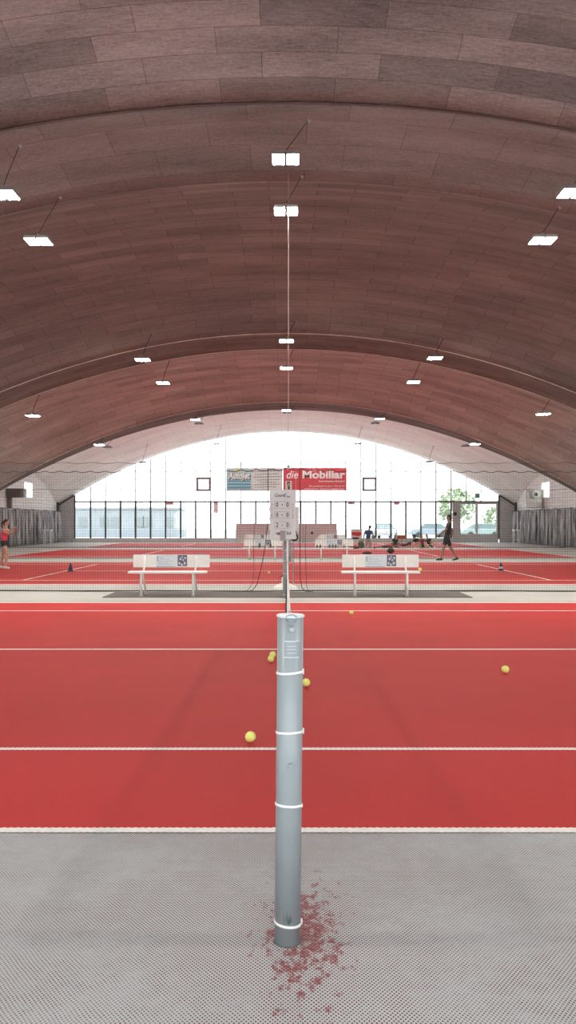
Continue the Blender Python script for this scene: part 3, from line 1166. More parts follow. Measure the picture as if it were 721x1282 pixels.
# ---------------------------------------------------------------- banners
def banner(x0, x1, y0, y1, z, name, label, m, cat='banner'):
    a, c = P(x0, y1, z), P(x1, y0, z)
    t = thing(name, label, cat, ((a.x + c.x) / 2, z, a.z))
    wd, hh = c.x - a.x, c.z - a.z
    def sheet(b):
        n = 24
        fr, bk = [], []
        for (lst, off) in ((fr, 0), (bk, .006)):
            for k in range(n + 1):
                x = -wd / 2 + wd * k / n
                y = .010 * math.sin(k * .9) + off
                lst.append((b.verts.new((x, y, 0)), b.verts.new((x, y, hh - .012 * (1 - math.cos(k * 1.57)) * .5))))
        for k in range(n):
            b.faces.new((fr[k][0], fr[k + 1][0], fr[k + 1][1], fr[k][1]))
            b.faces.new((bk[k][0], bk[k][1], bk[k + 1][1], bk[k + 1][0]))
            b.faces.new((fr[k][0], bk[k][0], bk[k + 1][0], fr[k + 1][0]))
            b.faces.new((fr[k][1], fr[k + 1][1], bk[k + 1][1], bk[k][1]))
    mk('sheet', sheet, m, t)
    for k in range(5):
        x = -wd / 2 + .05 + (wd - .1) * k / 4
        mk('tie', lambda b: tube(b, [(x, .0, hh - .01), (x, .05, 3.80 - a.z)], .006, 5), BLACK, t)
    return t, wd, hh


ZB = 33.55
SF = -.016
t, bw_, bh_ = banner(283.5, 354, 585.5, 613.5, ZB, 'banner', 'pale grey and blue advertising banner with handwriting, left of the red one', mat('banner_pale', (.66, .67, .67), .7, var=.04))
u = bw_ / 70.5


def bx_(b, x0, x1, y0, y1, th=.004, x_off=283.5, y_off=613.5, bw=None, yy=SF):
    w2 = (bw or bw_) / 2
    box(b, (x0 - x_off) * u - w2, (x1 - x_off) * u - w2, yy, yy + th, (y_off - y1) * u, (y_off - y0) * u)


mk('blue_panel', lambda b: bx_(b, 284, 315, 587.5, 612.5), mat('banner_bluegrey', (.42, .55, .60), .7, var=.08, scale=3), t)
BLUEB = mat('banner_blue', (.13, .34, .46), .7)
for k, (ya, yb) in enumerate(((601.2, 603.5), (605, 607.6), (609.0, 611.8))):
    mk('stripe', lambda b: bx_(b, 285, 313.5, ya, yb, .003, yy=SF - .004), BLUEB, t)
mk('emblem', lambda b: ball(b, ((297.5 - 283.5) * u - bw_ / 2, SF - .003, (613.5 - 589) * u), (.13, .004, .07), 14), mat('banner_yellow', (.55, .58, .22), .7), t)
mk('mountain_line', lambda b: tube(b, [((x - 283.5) * u - bw_ / 2, SF - .003, (613.5 - y) * u) for x, y in ((284, 590), (290, 588.5), (294, 591), (302, 587), (308, 590.5), (316, 590), (321, 586.5), (325, 590), (340, 588.5), (351, 589))], .010, 5), mat('banner_dark', (.08, .12, .13), .7), t)
text('headline', 'AutoJet', .33, ((299.3 - 283.5) * u - bw_ / 2 + .025, SF - .005, (613.5 - 596.3) * u - .02), mat('banner_dark', (.08, .12, .13)), t, bold=.02, shear=.2, width=.88)
text('headline', 'AutoJet', .33, ((299 - 283.5) * u - bw_ / 2, SF - .009, (613.5 - 596) * u), mat('banner_white', (.78, .78, .78), .6), t, bold=.012, shear=.2, width=.86)
HAND = mat('banner_ink', (.10, .10, .11), .7)
for k, (xa, xb, y, seed) in enumerate(((316, 350, 590.5, 1), (319, 347, 594, 2), (317, 352, 597.6, 3), (322, 347, 601.2, 4), (326, 343, 604.2, 5), (318, 351, 607, 6), (319, 345, 610, 7))):
    def scrib(b):
        rnd = random.Random(seed)
        x = xa
        while x < xb:
            ww = rnd.uniform(2.2, 5.5)
            n = int(ww * 3)
            pts = []
            for q in range(n + 1):
                xx = x + ww * q / n
                yy = y - (xx - xa) * .035 + .7 * (-1) ** q * rnd.uniform(.3, 1)
                pts.append(((xx - 283.5) * u - bw_ / 2, SF - .002, (613.5 - yy) * u))
            tube(b, pts, .006, 4)
            x += ww + .8
    mk('handwriting', scrib, HAND, t)
mk('bottom_bar', lambda b: tube(b, [(-bw_ / 2, 0, -.01), (bw_ / 2, 0, -.01)], .022, 8), GREYFRAME, t)

t, rw_, bh_ = banner(354.5, 434, 585.5, 614, ZB, 'banner', 'red advertising banner reading die Mobiliar in white letters', mat('banner_red', (.60, .065, .085), .7, var=.05))
BWm = mat('banner_white', (.78, .78, .78))


def xr(px):
    return (px - 354.5) * u - rw_ / 2


def zr(py):
    return (614 - py) * u


text('headline', 'die', .44, (xr(365), SF, zr(594.7)), BWm, t, bold=.004, shear=.3, width=.46)
text('headline', 'Mobiliar', .42, (xr(404.7), SF, zr(594.6)), BWm, t, bold=.014, width=1.68)
mk('emblem', lambda b: [tube(b, [(xr(391) + .0, SF, zr(590.5 - 1.3 * k)), (xr(393), SF, zr(589.6 - 1.3 * k)), (xr(395.5), SF, zr(590.2 - 1.3 * k))], .007, 5) for k in range(3)], BWm, t)
text('subline', 'Generalagentur Burgdorf', .105, (xr(415), SF, zr(602.6)), BWm, t, bold=.002, width=1.02)
text('subline', 'Wir profitieren im Sport. Wie als Ihr', .09, (xr(409), SF, zr(608.6)), BWm, t, width=1.42)
text('subline', 'verlässlicher Versicherungspartner', .09, (xr(406), SF, zr(611.8)), BWm, t, width=1.56)
mk('fold_line', lambda b: box(b, xr(370), xr(370.5), SF, SF + .004, .01, bh_ - .03), mat('banner_pink', (.72, .35, .36), .7), t)
ph = mk('photo', lambda b: box(b, xr(357.3), xr(365.3), SF, SF + .004, zr(613), zr(602.2)), mat('photo_pale', (.66, .60, .55), .7), t)
mk('portrait', lambda b: (ball(b, (xr(361.3), SF - .003, zr(606)), (.07, .003, .09), 14), ball(b, (xr(361.2), SF - .004, zr(604)), (.075, .003, .04), 12), box(b, xr(360), xr(363), SF - .003, SF, zr(612.8), zr(608.6))), mat('portrait_dark', (.10, .10, .09), .7), ph)
mk('face', lambda b: ball(b, (xr(361.5), SF - .006, zr(606.4)), (.04, .003, .055), 12), mat('portrait_skin', (.5, .34, .27), .7), ph)

# ---------------------------------------------------------------- benches
POSTER = mat('poster_pale', (.62, .68, .72), .6, var=.02)
PTEAL = mat('poster_teal', (.10, .30, .34), .6)
PTXT = mat('poster_text', (.34, .40, .48), .6)
PHOTO = mat('poster_photo', (.10, .11, .16), .6, var=.6, scale=9)
PHOTOL = mat('poster_photo_light', (.55, .56, .60), .6)


def bench(label, loc, w=1.47):
    t = thing('bench', label, 'bench', loc, 0, None)
    hw = w / 2
    mk('seat', lambda b: (box(b, -hw, hw, -.12, .03, .425, .462), box(b, -hw, hw, .05, .20, .425, .462)), WHITE, t, False, .004)
    bk = mk('backrest', lambda b: box(b, -hw + .03, hw + .03, .29, .315, .52, .765), WHITE, t, False, .004)
    for i, sx in enumerate((-hw + .245, hw - .245)):
        def leg(b):
            tube(b, [(sx, -.09, 0.0), (sx, -.09, .425)], .022, 8)
            tube(b, [(sx + .03, .34, 0.0), (sx + .01, .05, .40)], .018, 8)
            tube(b, [(sx + .01, .10, .43), (sx + .015, .285, .60), (sx + .015, .285, .74)], .018, 8)
            tube(b, [(sx, -.12, .415), (sx, .20, .415)], .015, 8)
        mk('leg', leg, WHITE, t, True)
        mk('foot_pad', lambda b: (box(b, sx - .03, sx + .03, -.13, -.05, 0, .02), box(b, sx, sx + .06, .30, .38, 0, .02)), mat('pad_grey', (.45, .45, .44), .7), t)
    pp_ = mk('poster', lambda b: box(b, -hw + .47, -hw + .875, .283, .289, .525, .758), POSTER, bk)
    mk('poster_logo', lambda b: [box(b, -hw + .49, -hw + .515, .280, .283, .64 + .025 * k, .657 + .025 * k) for k in range(4)], PTEAL, pp_)
    def lines(b):
        rnd = random.Random(3)
        for k, (z, a, c) in enumerate(((.735, .54, .83), (.70, .54, .62), (.675, .54, .72), (.635, .52, .80), (.60, .52, .70), (.57, .52, .76))):
            x = a
            while x < c:
                ww = rnd.uniform(.02, .05)
                box(b, -hw + x, -hw + x + ww, .2815, .283, z, z + .010)
                x += ww + .012
    mk('poster_text', lines, PTXT, pp_)
    mk('poster_rule', lambda b: box(b, -hw + .47, -hw + .84, .281, .283, .53, .54), PTEAL, pp_)
    ph = mk('poster_photo', lambda b: box(b, -hw + .885, -hw + 1.065, .283, .289, .545, .758), PHOTO, bk)
    def figs(b):
        rnd = random.Random(8)
        for (x, z, r) in ((.92, .60, .022), (.965, .575, .02), (1.02, .60, .024), (.94, .68, .02), (.99, .66, .016), (1.03, .70, .02), (.97, .72, .014)):
            ball(b, (-hw + x, .282, z), (r, .002, r * 1.2), 10)
    mk('photo_figures', figs, PHOTOL, ph)
    return t


B0 = bench('white bench with poster on its backrest, nearest on the left of the scoreboard', (P(210.5, 745, 16.1).x - .01, 16.12, .012))
B1 = dup(B0, (P(476.5, 745, 16.1).x, 16.12, .012), 0, 'white bench with poster on its backrest, nearest on the right of the scoreboard')
B2 = dup(B0, (P(328, 700, 32.4).x, 32.4, 0), 0, 'middle-distance white bench with bottles, seen just left of the scoreboard')
B3 = dup(B0, (P(418, 700, 32.4).x, 32.4, 0), 0, 'middle-distance white bench with a row of bottles, right of the scoreboard')
BROWNB = mat('tan_board', (.50, .43, .36), .7)
B4 = dup(B0, (P(323, 690, 47.9).x, 47.9, 0), 0, 'furthest white bench, its back showing above the left middle bench')
B5 = dup(B0, (P(415, 690, 47.9).x, 47.9, 0), 0, 'furthest white bench, its back showing above the right middle bench')

# mats under the nearest benches
tag(mk('floor_mat', lambda b: box(b, -3.42, 3.44, 15.80, 17.05, 0, .012), MATM), 'long dark brown mat on the floor under the two nearest benches', 'mat')

# ---------------------------------------------------------------- bottles and bags on the benches
def bottle(loc, rgb, label, h=.22, r=.035, lie=False, group=None):
    t = thing('bottle', label, 'bottle', loc, 0, group)
    if lie:
        t.rotation_euler = (0, PI / 2, 0)
    key = 'bottle_%d_%d' % (int(rgb[0] * 100), int(rgb[2] * 100))
    mk('body', lambda b: lathe(b, [(r * .9, 0), (r, .01), (r, h * .68), (r * .45, h * .85), (r * .4, h * .9)], 16), mat(key, rgb, .3), t, True)
    mk('cap', lambda b: lathe(b, [(r * .5, h * .9), (r * .5, h)], 12), mat('bottle_cap', (.05, .05, .06), .5), t)
    return t


bs = .464
bottle(tuple(P(325, 0, 32.35).xy) + (bs,), (.05, .05, .05), 'black drinks bottle on the left middle-distance bench, left one', .20, .04)
bottle(tuple(P(338.7, 0, 32.35).xy) + (bs,), (.10, .08, .05), 'dark drinks bottle on the left middle-distance bench, right one', .19, .04)
for k, (px, rgb, lb) in enumerate(((397, (.05, .04, .04), 'dark bottle furthest left on the right middle-distance bench'),
                                   (401, (.06, .05, .04), 'dark bottle second from left on the right middle-distance bench'),
                                   (412.5, (.08, .08, .07), 'third bottle from left on the right middle-distance bench'),
                                   (416.5, (.05, .10, .10), 'fourth bottle from left on the right middle-distance bench'),
                                   (420.3, (.07, .06, .05), 'fifth bottle from left on the right middle-distance bench'),
                                   (430.7, (.3, .16, .08), 'brown bottle furthest right on the right middle-distance bench'))):
    bottle(tuple(P(px, 0, 32.36).xy) + (bs,), rgb, lb, .13, .035)


def bag(name, label, loc, size, rgb, key):
    t = thing(name, label, 'bag', loc)
    sx, sy, sz = size
    mk('body', lambda b: (ball(b, (0, 0, sz * .5), (sx / 2, sy / 2, sz / 2), 18)), mat('bag_' + key, rgb, .8), t, True)
    mk('strap', lambda b: tube(b, [(-sx * .25, 0, sz * .9), (-sx * .15, 0, sz * 1.15), (sx * .15, 0, sz * 1.15), (sx * .25, 0, sz * .9)], .012, 6), mat('bag_strap', (.02, .02, .02), .8), t, True)
    return t


bag('racket_bag', 'flat black bag lying on the floor behind the right nearest bench', (P(459.5, 0, 38.5).x, 38.5, .009), (.46, .22, .10), (.03, .025, .03), 'black')
bag('sports_bag', 'dark green bag on the floor, behind the poster of the right nearest bench', (P(489, 0, 39.5).x, 39.5, .009), (.34, .25, .24), (.03, .05, .035), 'darkgreen')
bag('ball_bag', 'round dark green bag on the floor left of the kneeling person', (P(452, 0, 48.0).x, 48.0, 0), (.36, .30, .42), (.07, .09, .04), 'green')
bag('duffel_bag', 'low dark red bag on the floor behind the right middle-distance bench', (P(444, 0, 47.0).x, 47.0, 0), (.62, .25, .16), (.16, .04, .04), 'darkred')

# ---------------------------------------------------------------- grey partition and advertising stand at the end wall
t = thing('partition', 'low wide grey partition standing in front of the glass end wall', 'partition', (P(358.5, 0, 61.9).x, 61.9, 0))
pw = 126 * 61.9 / F / 2
for k in range(3):
    a = -pw + 2 * pw * k / 3
    mk('panel', lambda b: box(b, a + .01, a + 2 * pw / 3 - .01, -.03, .03, .04, 1.40), mat('partition_grey', (.76, .82, .82), .8, var=.05, scale=4), t)
for k in range(4):
    a = -pw + 2 * pw * k / 3
    mk('foot', lambda b: (box(b, a - .03, a + .03, -.25, .25, 0, .04), box(b, a - .015, a + .015, -.035, .035, .04, 1.38)), GREYFRAME, t)
mk('notice', lambda b: (box(b, P(389, 0, 61.9).x - P(358.5, 0, 61.9).x, P(392, 0, 61.9).x - P(358.5, 0, 61.9).x, -.05, -.031, .62, .80)), mat('notice_dark', (.08, .09, .10), .7), t)
mk('notice', lambda b: (box(b, P(382, 0, 61.9).x - P(358.5, 0, 61.9).x, P(388.6, 0, 61.9).x - P(358.5, 0, 61.9).x, -.05, -.031, .62, .80)), WHITE, t)

t = thing('advertising_board', 'white advertising board with red and blue bands near the glass wall', 'sign', (P(446.5, 0, 61.6).x, 61.6, 0))
mk('board', lambda b: box(b, -.37, .37, -.02, .02, .22, .96), WHITE, t)
mk('red_band', lambda b: (box(b, -.36, .36, -.026, -.021, .55, .78), ball(b, (.05, -.024, .60), (.28, .004, .10), 16)), RED, t)
mk('blue_band', lambda b: ball(b, (-.08, -.024, .34), (.28, .004, .075), 16), mat('board_blue', (.03, .04, .12), .6), t)
mk('top_rail', lambda b: box(b, -.38, .38, -.025, .025, .94, .98), mat('board_red_rail', (.25, .03, .03), .6), t)
for s in (-1, 1):
    mk('leg', lambda b: (tube(b, [(s * .32, -.14, 0), (s * .32, 0, .3)], .015, 6), tube(b, [(s * .32, .14, 0), (s * .32, 0, .3)], .015, 6)), GREYFRAME, t)

# orange crates by the window ledge
for k, (px, lab) in enumerate(((499.5, 'orange crate of balls by the glass wall, left one of two'), (505.8, 'orange crate of balls by the glass wall, right one of two'))):
    p = P(px, 0, 61.5)
    t = thing('crate', lab, 'crate', (p.x, 61.5, 0), 0, None)
    mk('crate_body', lambda b: (box(b, -.17, .17, -.14, .14, .30, .52)), mat('crate_orange', (.42, .15, .03), .7, var=.3, scale=12), t)
    mk('rim', lambda b: (box(b, -.19, .19, -.16, -.13, .52, .56), box(b, -.19, .19, .13, .16, .52, .56), box(b, -.19, -.16, -.13, .13, .52, .56), box(b, .16, .19, -.13, .13, .52, .56)), mat('crate_yellow', (.5, .36, .1), .7), t)
    mk('stand', lambda b: [tube(b, [(sx * .15, sy * .12, 0), (sx * .15, sy * .12, .30)], .012, 6) for sx in (-1, 1) for sy in (-1, 1)], GREYFRAME, t)

# ---------------------------------------------------------------- end wall and side wall fittings
t = thing('exit_sign', 'green emergency exit sign above the glass door', 'sign', (P(597, 0, ZEND).x, ZEND - .12, CAMH + 32.3 * ZEND / F))
mk('sign_box', lambda b: box(b, -.18, .18, -.03, .03, 0, .36), mat('exit_green', (.02, .30, .20), .5), t)
def exitfig(b):
    box(b, -.13, .13, -.036, -.031, .29, .32)
    box(b, -.13, -.10, -.036, -.031, .05, .29)
    ball(b, (.03, -.034, .25), (.025, .004, .025), 8)
    tube(b, [(.02, -.034, .22), (-.01, -.034, .15), (.03, -.034, .11), (.02, -.034, .05)], .014, 5)
    tube(b, [(-.01, -.034, .15), (-.05, -.034, .10), (-.08, -.034, .10)], .013, 5)
    tube(b, [(.02, -.034, .21), (.07, -.034, .17)], .011, 5)
    tube(b, [(.01, -.034, .21), (-.04, -.034, .19)], .011, 5)
mk('pictogram', exitfig, WHITE, t)
mk('mounting', lambda b: box(b, -.02, .02, -.02, .06, .36, .45), GREYFRAME, t)

p = P(569.5, 643.5, ZEND)
t = thing('loudspeaker', 'small black loudspeaker on the wall left of the glass door', 'loudspeaker', (p.x, ZEND - .30, p.z))
mk('horn', lambda b: lathe(b, [(.05, -.12), (.07, 0), (.14, .12)], 18), BLACK, t, True).rotation_euler = (PI / 2, 0, -.6)
mk('bracket', lambda b: (box(b, -.16, .04, -.03, .03, -.03, .03), box(b, -.03, .03, -.02, .195, -.05, .05)), BLACK, t)


def curtain(s, z0, z1, label):
    t = thing('curtain', label, 'curtain', (s * (XW - .42), z0, 0))
    m = bpy.data.materials.new('curtain_fold_shading')
    m.use_nodes = True
    nt = m.node_tree
    b_ = nt.nodes['Principled BSDF']
    b_.inputs['Roughness'].default_value = .75
    uv = nt.nodes.new('ShaderNodeUVMap').outputs[0]
    n1 = noise(nt, mapping(nt, uv, (9.0, .35, 1)), 1.0, 5, .75)
    n2 = noise(nt, mapping(nt, uv, (26, .6, 1), (7, 3, 0)), 1.0, 3, .6)
    f1 = ramp(nt, M('ADD', nt, M('MULTIPLY', nt, n1, .6), M('MULTIPLY', nt, n2, .4)), .44, .62)
    col = mixc(nt, f1, (.05, .055, .06), (.78, .79, .80))  # fold shading and light painted in as dark and pale streaks
    nt.links.new(col, b_.inputs['Base Color'])
    def sheet(b):
        uvl = b.loops.layers.uv.new('UVMap')
        n = int((z1 - z0) / .045)
        rows = []
        for k in range(n + 1):
            y = (z1 - z0) * k / n
            d = .07 * math.sin(y * 2 * PI / .36) + .035 * math.sin(y * 2 * PI / .83 + 1) + .02 * math.sin(y * 9.1)
            hh = 2.26 + .02 * math.sin(y * 3)
            rows.append((y, b.verts.new((-s * d * 1.15, y, .04)), b.verts.new((-s * d, y, 1.1)), b.verts.new((-s * d * .6, y, hh))))
        for A, B in zip(rows, rows[1:]):
            for q in (1, 2):
                f = b.faces.new((A[q], B[q], B[q + 1], A[q + 1]))
                f.smooth = True
                for l in f.loops:
                    l[uvl].uv = (l.vert.co.y, l.vert.co.z)
    o = mk('curtain_fabric', sheet, m, t)
    md = o.modifiers.new('thick', 'SOLIDIFY')
    md.thickness = .008
    mk('curtain_rail', lambda b: tube(b, [(0, -.1, 2.29), (0, z1 - z0 + .1, 2.29)], .022, 8), DARKFRAME, t)
    for k in range(int((z1 - z0) / 3) + 1):
        y = min(z1 - z0, .2 + 3 * k)
        mk('rail_bracket', lambda b: tube(b, [(0, y, 2.29), (s * .42, y, 2.35)], .015, 6), DARKFRAME, t)
    return t


curtain(-1, 47.2, 62.3, 'long grey folded curtain along the left side wall')
curtain(1, 47.2, 62.3, 'long grey folded curtain along the right side wall')

# air heaters high on the side walls
t = thing('air_heater', 'brown box shaped air heater high on the left wall beside the window', 'air heater', (-XW, 51.6, 2.95))
mk('casing', lambda b: box(b, .02, .92, -.35, .35, 0.02, .56), mat('heater_brown', (.16, .13, .115), .7, var=.15, scale=8), t, False, .02)
mk('grille', lambda b: [box(b, .10, .85, -.372, -.352, .07 + .08 * k, .11 + .08 * k) for k in range(6)], mat('heater_grille', (.10, .085, .08), .6), t)
mk('end_plate', lambda b: (box(b, .92, 1.06, -.30, -.26, .02, .56), box(b, 1.03, 1.07, -.30, .30, .02, .56)), mat('heater_plate', (.22, .20, .19), .6), t)
mk('support_column', lambda b: box(b, .02, .26, -.12, .12, -.62, .02), mat('heater_column', (.17, .12, .10), .8), t)

t = thing('air_heater', 'white fan heater with round fan on a white cabinet by the right wall', 'air heater', (XW, 56.4, 0))
mk('cabinet', lambda b: box(b, -1.15, -.12, -.35, .35, 2.42, 3.0), mat('cabinet_white', (.66, .66, .63), .6), t, False, .04)
mk('side_panel', lambda b: box(b, -.12, 0, -.36, .36, 2.42, 3.62), mat('cabinet_tan', (.36, .32, .27), .7), t)
mk('fan_casing', lambda b: box(b, -.95, -.13, -.32, .32, 3.0, 3.62), mat('fan_grey', (.42, .41, .38), .6), t, False, .02)
fan = mk('fan', lambda b: tube(b, [(-.52, -.37, 3.31), (-.52, -.32, 3.31)], .27, 24), mat('fan_ring', (.58, .58, .56), .5), t)
mk('hub', lambda b: tube(b, [(-.52, -.40, 3.31), (-.52, -.37, 3.31)], .11, 16), mat('fan_hub', (.05, .05, .05), .5), fan)
mk('bracket', lambda b: (tube(b, [(-1.12, -.2, 2.95), (-1.12, -.2, 3.6)], .03, 6), tube(b, [(-1.12, -.2, 3.55), (-.9, -.2, 3.55)], .02, 6)), GREYFRAME, t)


def high_table(loc, wd, label):
    t = thing('side_table', label, 'table', loc)
    mk('tabletop', lambda b: box(b, -wd / 2, wd / 2, -.2, .2, .90, .99), WHITE, t)
    for sx in (-1, 1):
        for sy in (-1, 1):
            mk('leg', lambda b: tube(b, [(sx * wd * .40, sy * .17, 0), (sx * wd * .36, sy * .15, .93)], .022, 6), WHITE, t)
    mk('crossbar', lambda b: tube(b, [(-wd * .38, -.16, .3), (wd * .38, -.16, .3)], .015, 6), WHITE, t)


high_table((P(59.5, 0, 57).x, 57, 0), .56, 'tall white side table in front of the left curtain')
high_table((P(646, 0, 58.5).x, 58.5, 0), .42, 'tall narrow white side table in front of the right curtain')

# ---------------------------------------------------------------- tennis balls
def ball_mat():
    m = bpy.data.materials.new('tennis_felt')
    m.use_nodes = True
    nt = m.node_tree
    b = nt.nodes['Principled BSDF']
    b.inputs['Roughness'].default_value = .95
    tc = nt.nodes.new('ShaderNodeTexCoord').outputs['Object']
    n = noise(nt, tc, 260, 4, .7)
    nt.links.new(mixc(nt, ramp(nt, n, .35, .65), (.66, .72, .12), (.86, .90, .26)), b.inputs['Base Color'])
    bp = nt.nodes.new('ShaderNodeBump')
    bp.inputs['Strength'].default_value = .4
    bp.inputs['Distance'].default_value = .002
    nt.links.new(n, bp.inputs['Height'])
    nt.links.new(bp.outputs[0], b.inputs['Normal'])
    return m


FELT = ball_mat()
BR = .0335
tb = thing('tennis_ball', 'yellow tennis ball on red carpet left of the post, nearest the camera', 'tennis ball', (0, 0, 0), 0, 'tennis balls on the floor')
mk('felt_ball', lambda b: ball(b, (0, 0, BR), BR, 32), FELT, tb, True)
def seam(b):
    pts = []
    n = 64
    for k in range(n + 1):
        a = 2 * PI * k / n
        A, B, Cc = .75, .25, 2 * math.sqrt(.75 * .25)
        v = Vector((A * math.cos(a) + B * math.cos(3 * a), A * math.sin(a) - B * math.sin(3 * a), Cc * math.sin(2 * a)))
        v = v.normalized() * (BR + .0002)
        pts.append(Vector((v.x, v.y, v.z + BR)))
    tube(b, pts, .0011, 5)
mk('seam', seam, mat('ball_seam', (.80, .82, .62), .8), tb, True)
tb.location = (P(313.5, 0, 5.32).x, 5.32, .007)
tb.rotation_euler = (.0, 0, .6)
for k, (px, z, zz, rz, lab) in enumerate((
        (383.3, 7.14, .007, 1.3, 'yellow tennis ball touching the right edge of the post in view'),
        (339.3, 8.40, .007, 2.2, 'front ball of the pair of tennis balls left of the post'),
        (341.4, 8.66, .007, .3, 'rear ball of the pair of tennis balls left of the post'),
        (632.5, 7.79, .007, 2.9, 'yellow tennis ball alone at the right of the nearest court'),
        (440, 12.75, .007, 1.9, 'tennis ball near the far line of the nearest court, right of the net'),
        (336.6, 23.3, .007, .9, 'tiny tennis ball on the second court, left of the scoreboard post'),
        (29.7, 54.5, 0, 0, 'tennis ball at the foot of the left curtain'),
        (525.8, 16.15, .475, 0, 'tennis ball on the right end of the right nearest bench'))):
    dup(tb, (P(px, 0, z).x, z, zz), rz, lab)

# ---------------------------------------------------------------- cones
def cone(loc, label, band):
    t = thing('marker_cone', label, 'cone', loc)
    NV = mat('cone_navy', (.02, .025, .07), .5)
    mk('base', lambda b: box(b, -.085, .085, -.085, .085, 0, .015), NV, t, False, .004)
    mk('body', lambda b: lathe(b, [(.07, .015), (.045, .13), (.018, .235)], 20), NV, t, True)
    mk('band', lambda b: lathe(b, [(.062, .055), (.050, .115)], 20) if band else lathe(b, [(.0695, .03), (.066, .045)], 20), mat('cone_band_white', (.6, .6, .62), .5) if band else mat('cone_band_blue', (.05, .08, .22), .5), t, True)


cone((P(88.3, 0, 24.6).x, 24.6, .007), 'dark blue marker cone on the second court at the left', False)
cone((P(627, 0, 24.9).x, 24.9, .007), 'dark marker cone with white band on the second court at the right', True)

# ---------------------------------------------------------------- people
SKIN = mat('skin', (.52, .30, .21), .55)
SKIN2 = mat('skin_tanned', (.30, .16, .11), .55)


def capsule(bm, p, q, r1, r2, n=12):
    p, q = Vector(p), Vector(q)
    d = q - p
    tube(bm, [p, p + d * .5, q], [r1, (r1 + r2) / 2 * 1.03, r2], n)
    ball(bm, p, r1, n)
    ball(bm, q, r2, n)


def remeshed(name, fn, m, parent, voxel, smooth_it=4):
    bm = bmesh.new()
    fn(bm)
    me = bpy.data.meshes.new(name)
    bm.to_mesh(me)
    bm.free()
    tmp = bpy.data.objects.new('tmp', me)
    C.objects.link(tmp)
    md = tmp.modifiers.new('r', 'REMESH')
    md.mode = 'VOXEL'
    md.voxel_size = voxel
    md.use_smooth_shade = True
    sm = tmp.modifiers.new('s', 'SMOOTH')
    sm.iterations = smooth_it
    sm.factor = .5
    bpy.context.view_layer.update()
    me2 = bpy.data.meshes.new_from_object(tmp.evaluated_get(bpy.context.evaluated_depsgraph_get()))
    bpy.data.objects.remove(tmp)
    me2.name = name
    me2.materials.clear()
    me2.materials.append(m)
    o = bpy.data.objects.new(name, me2)
    C.objects.link(o)
    o.parent = parent
    return o


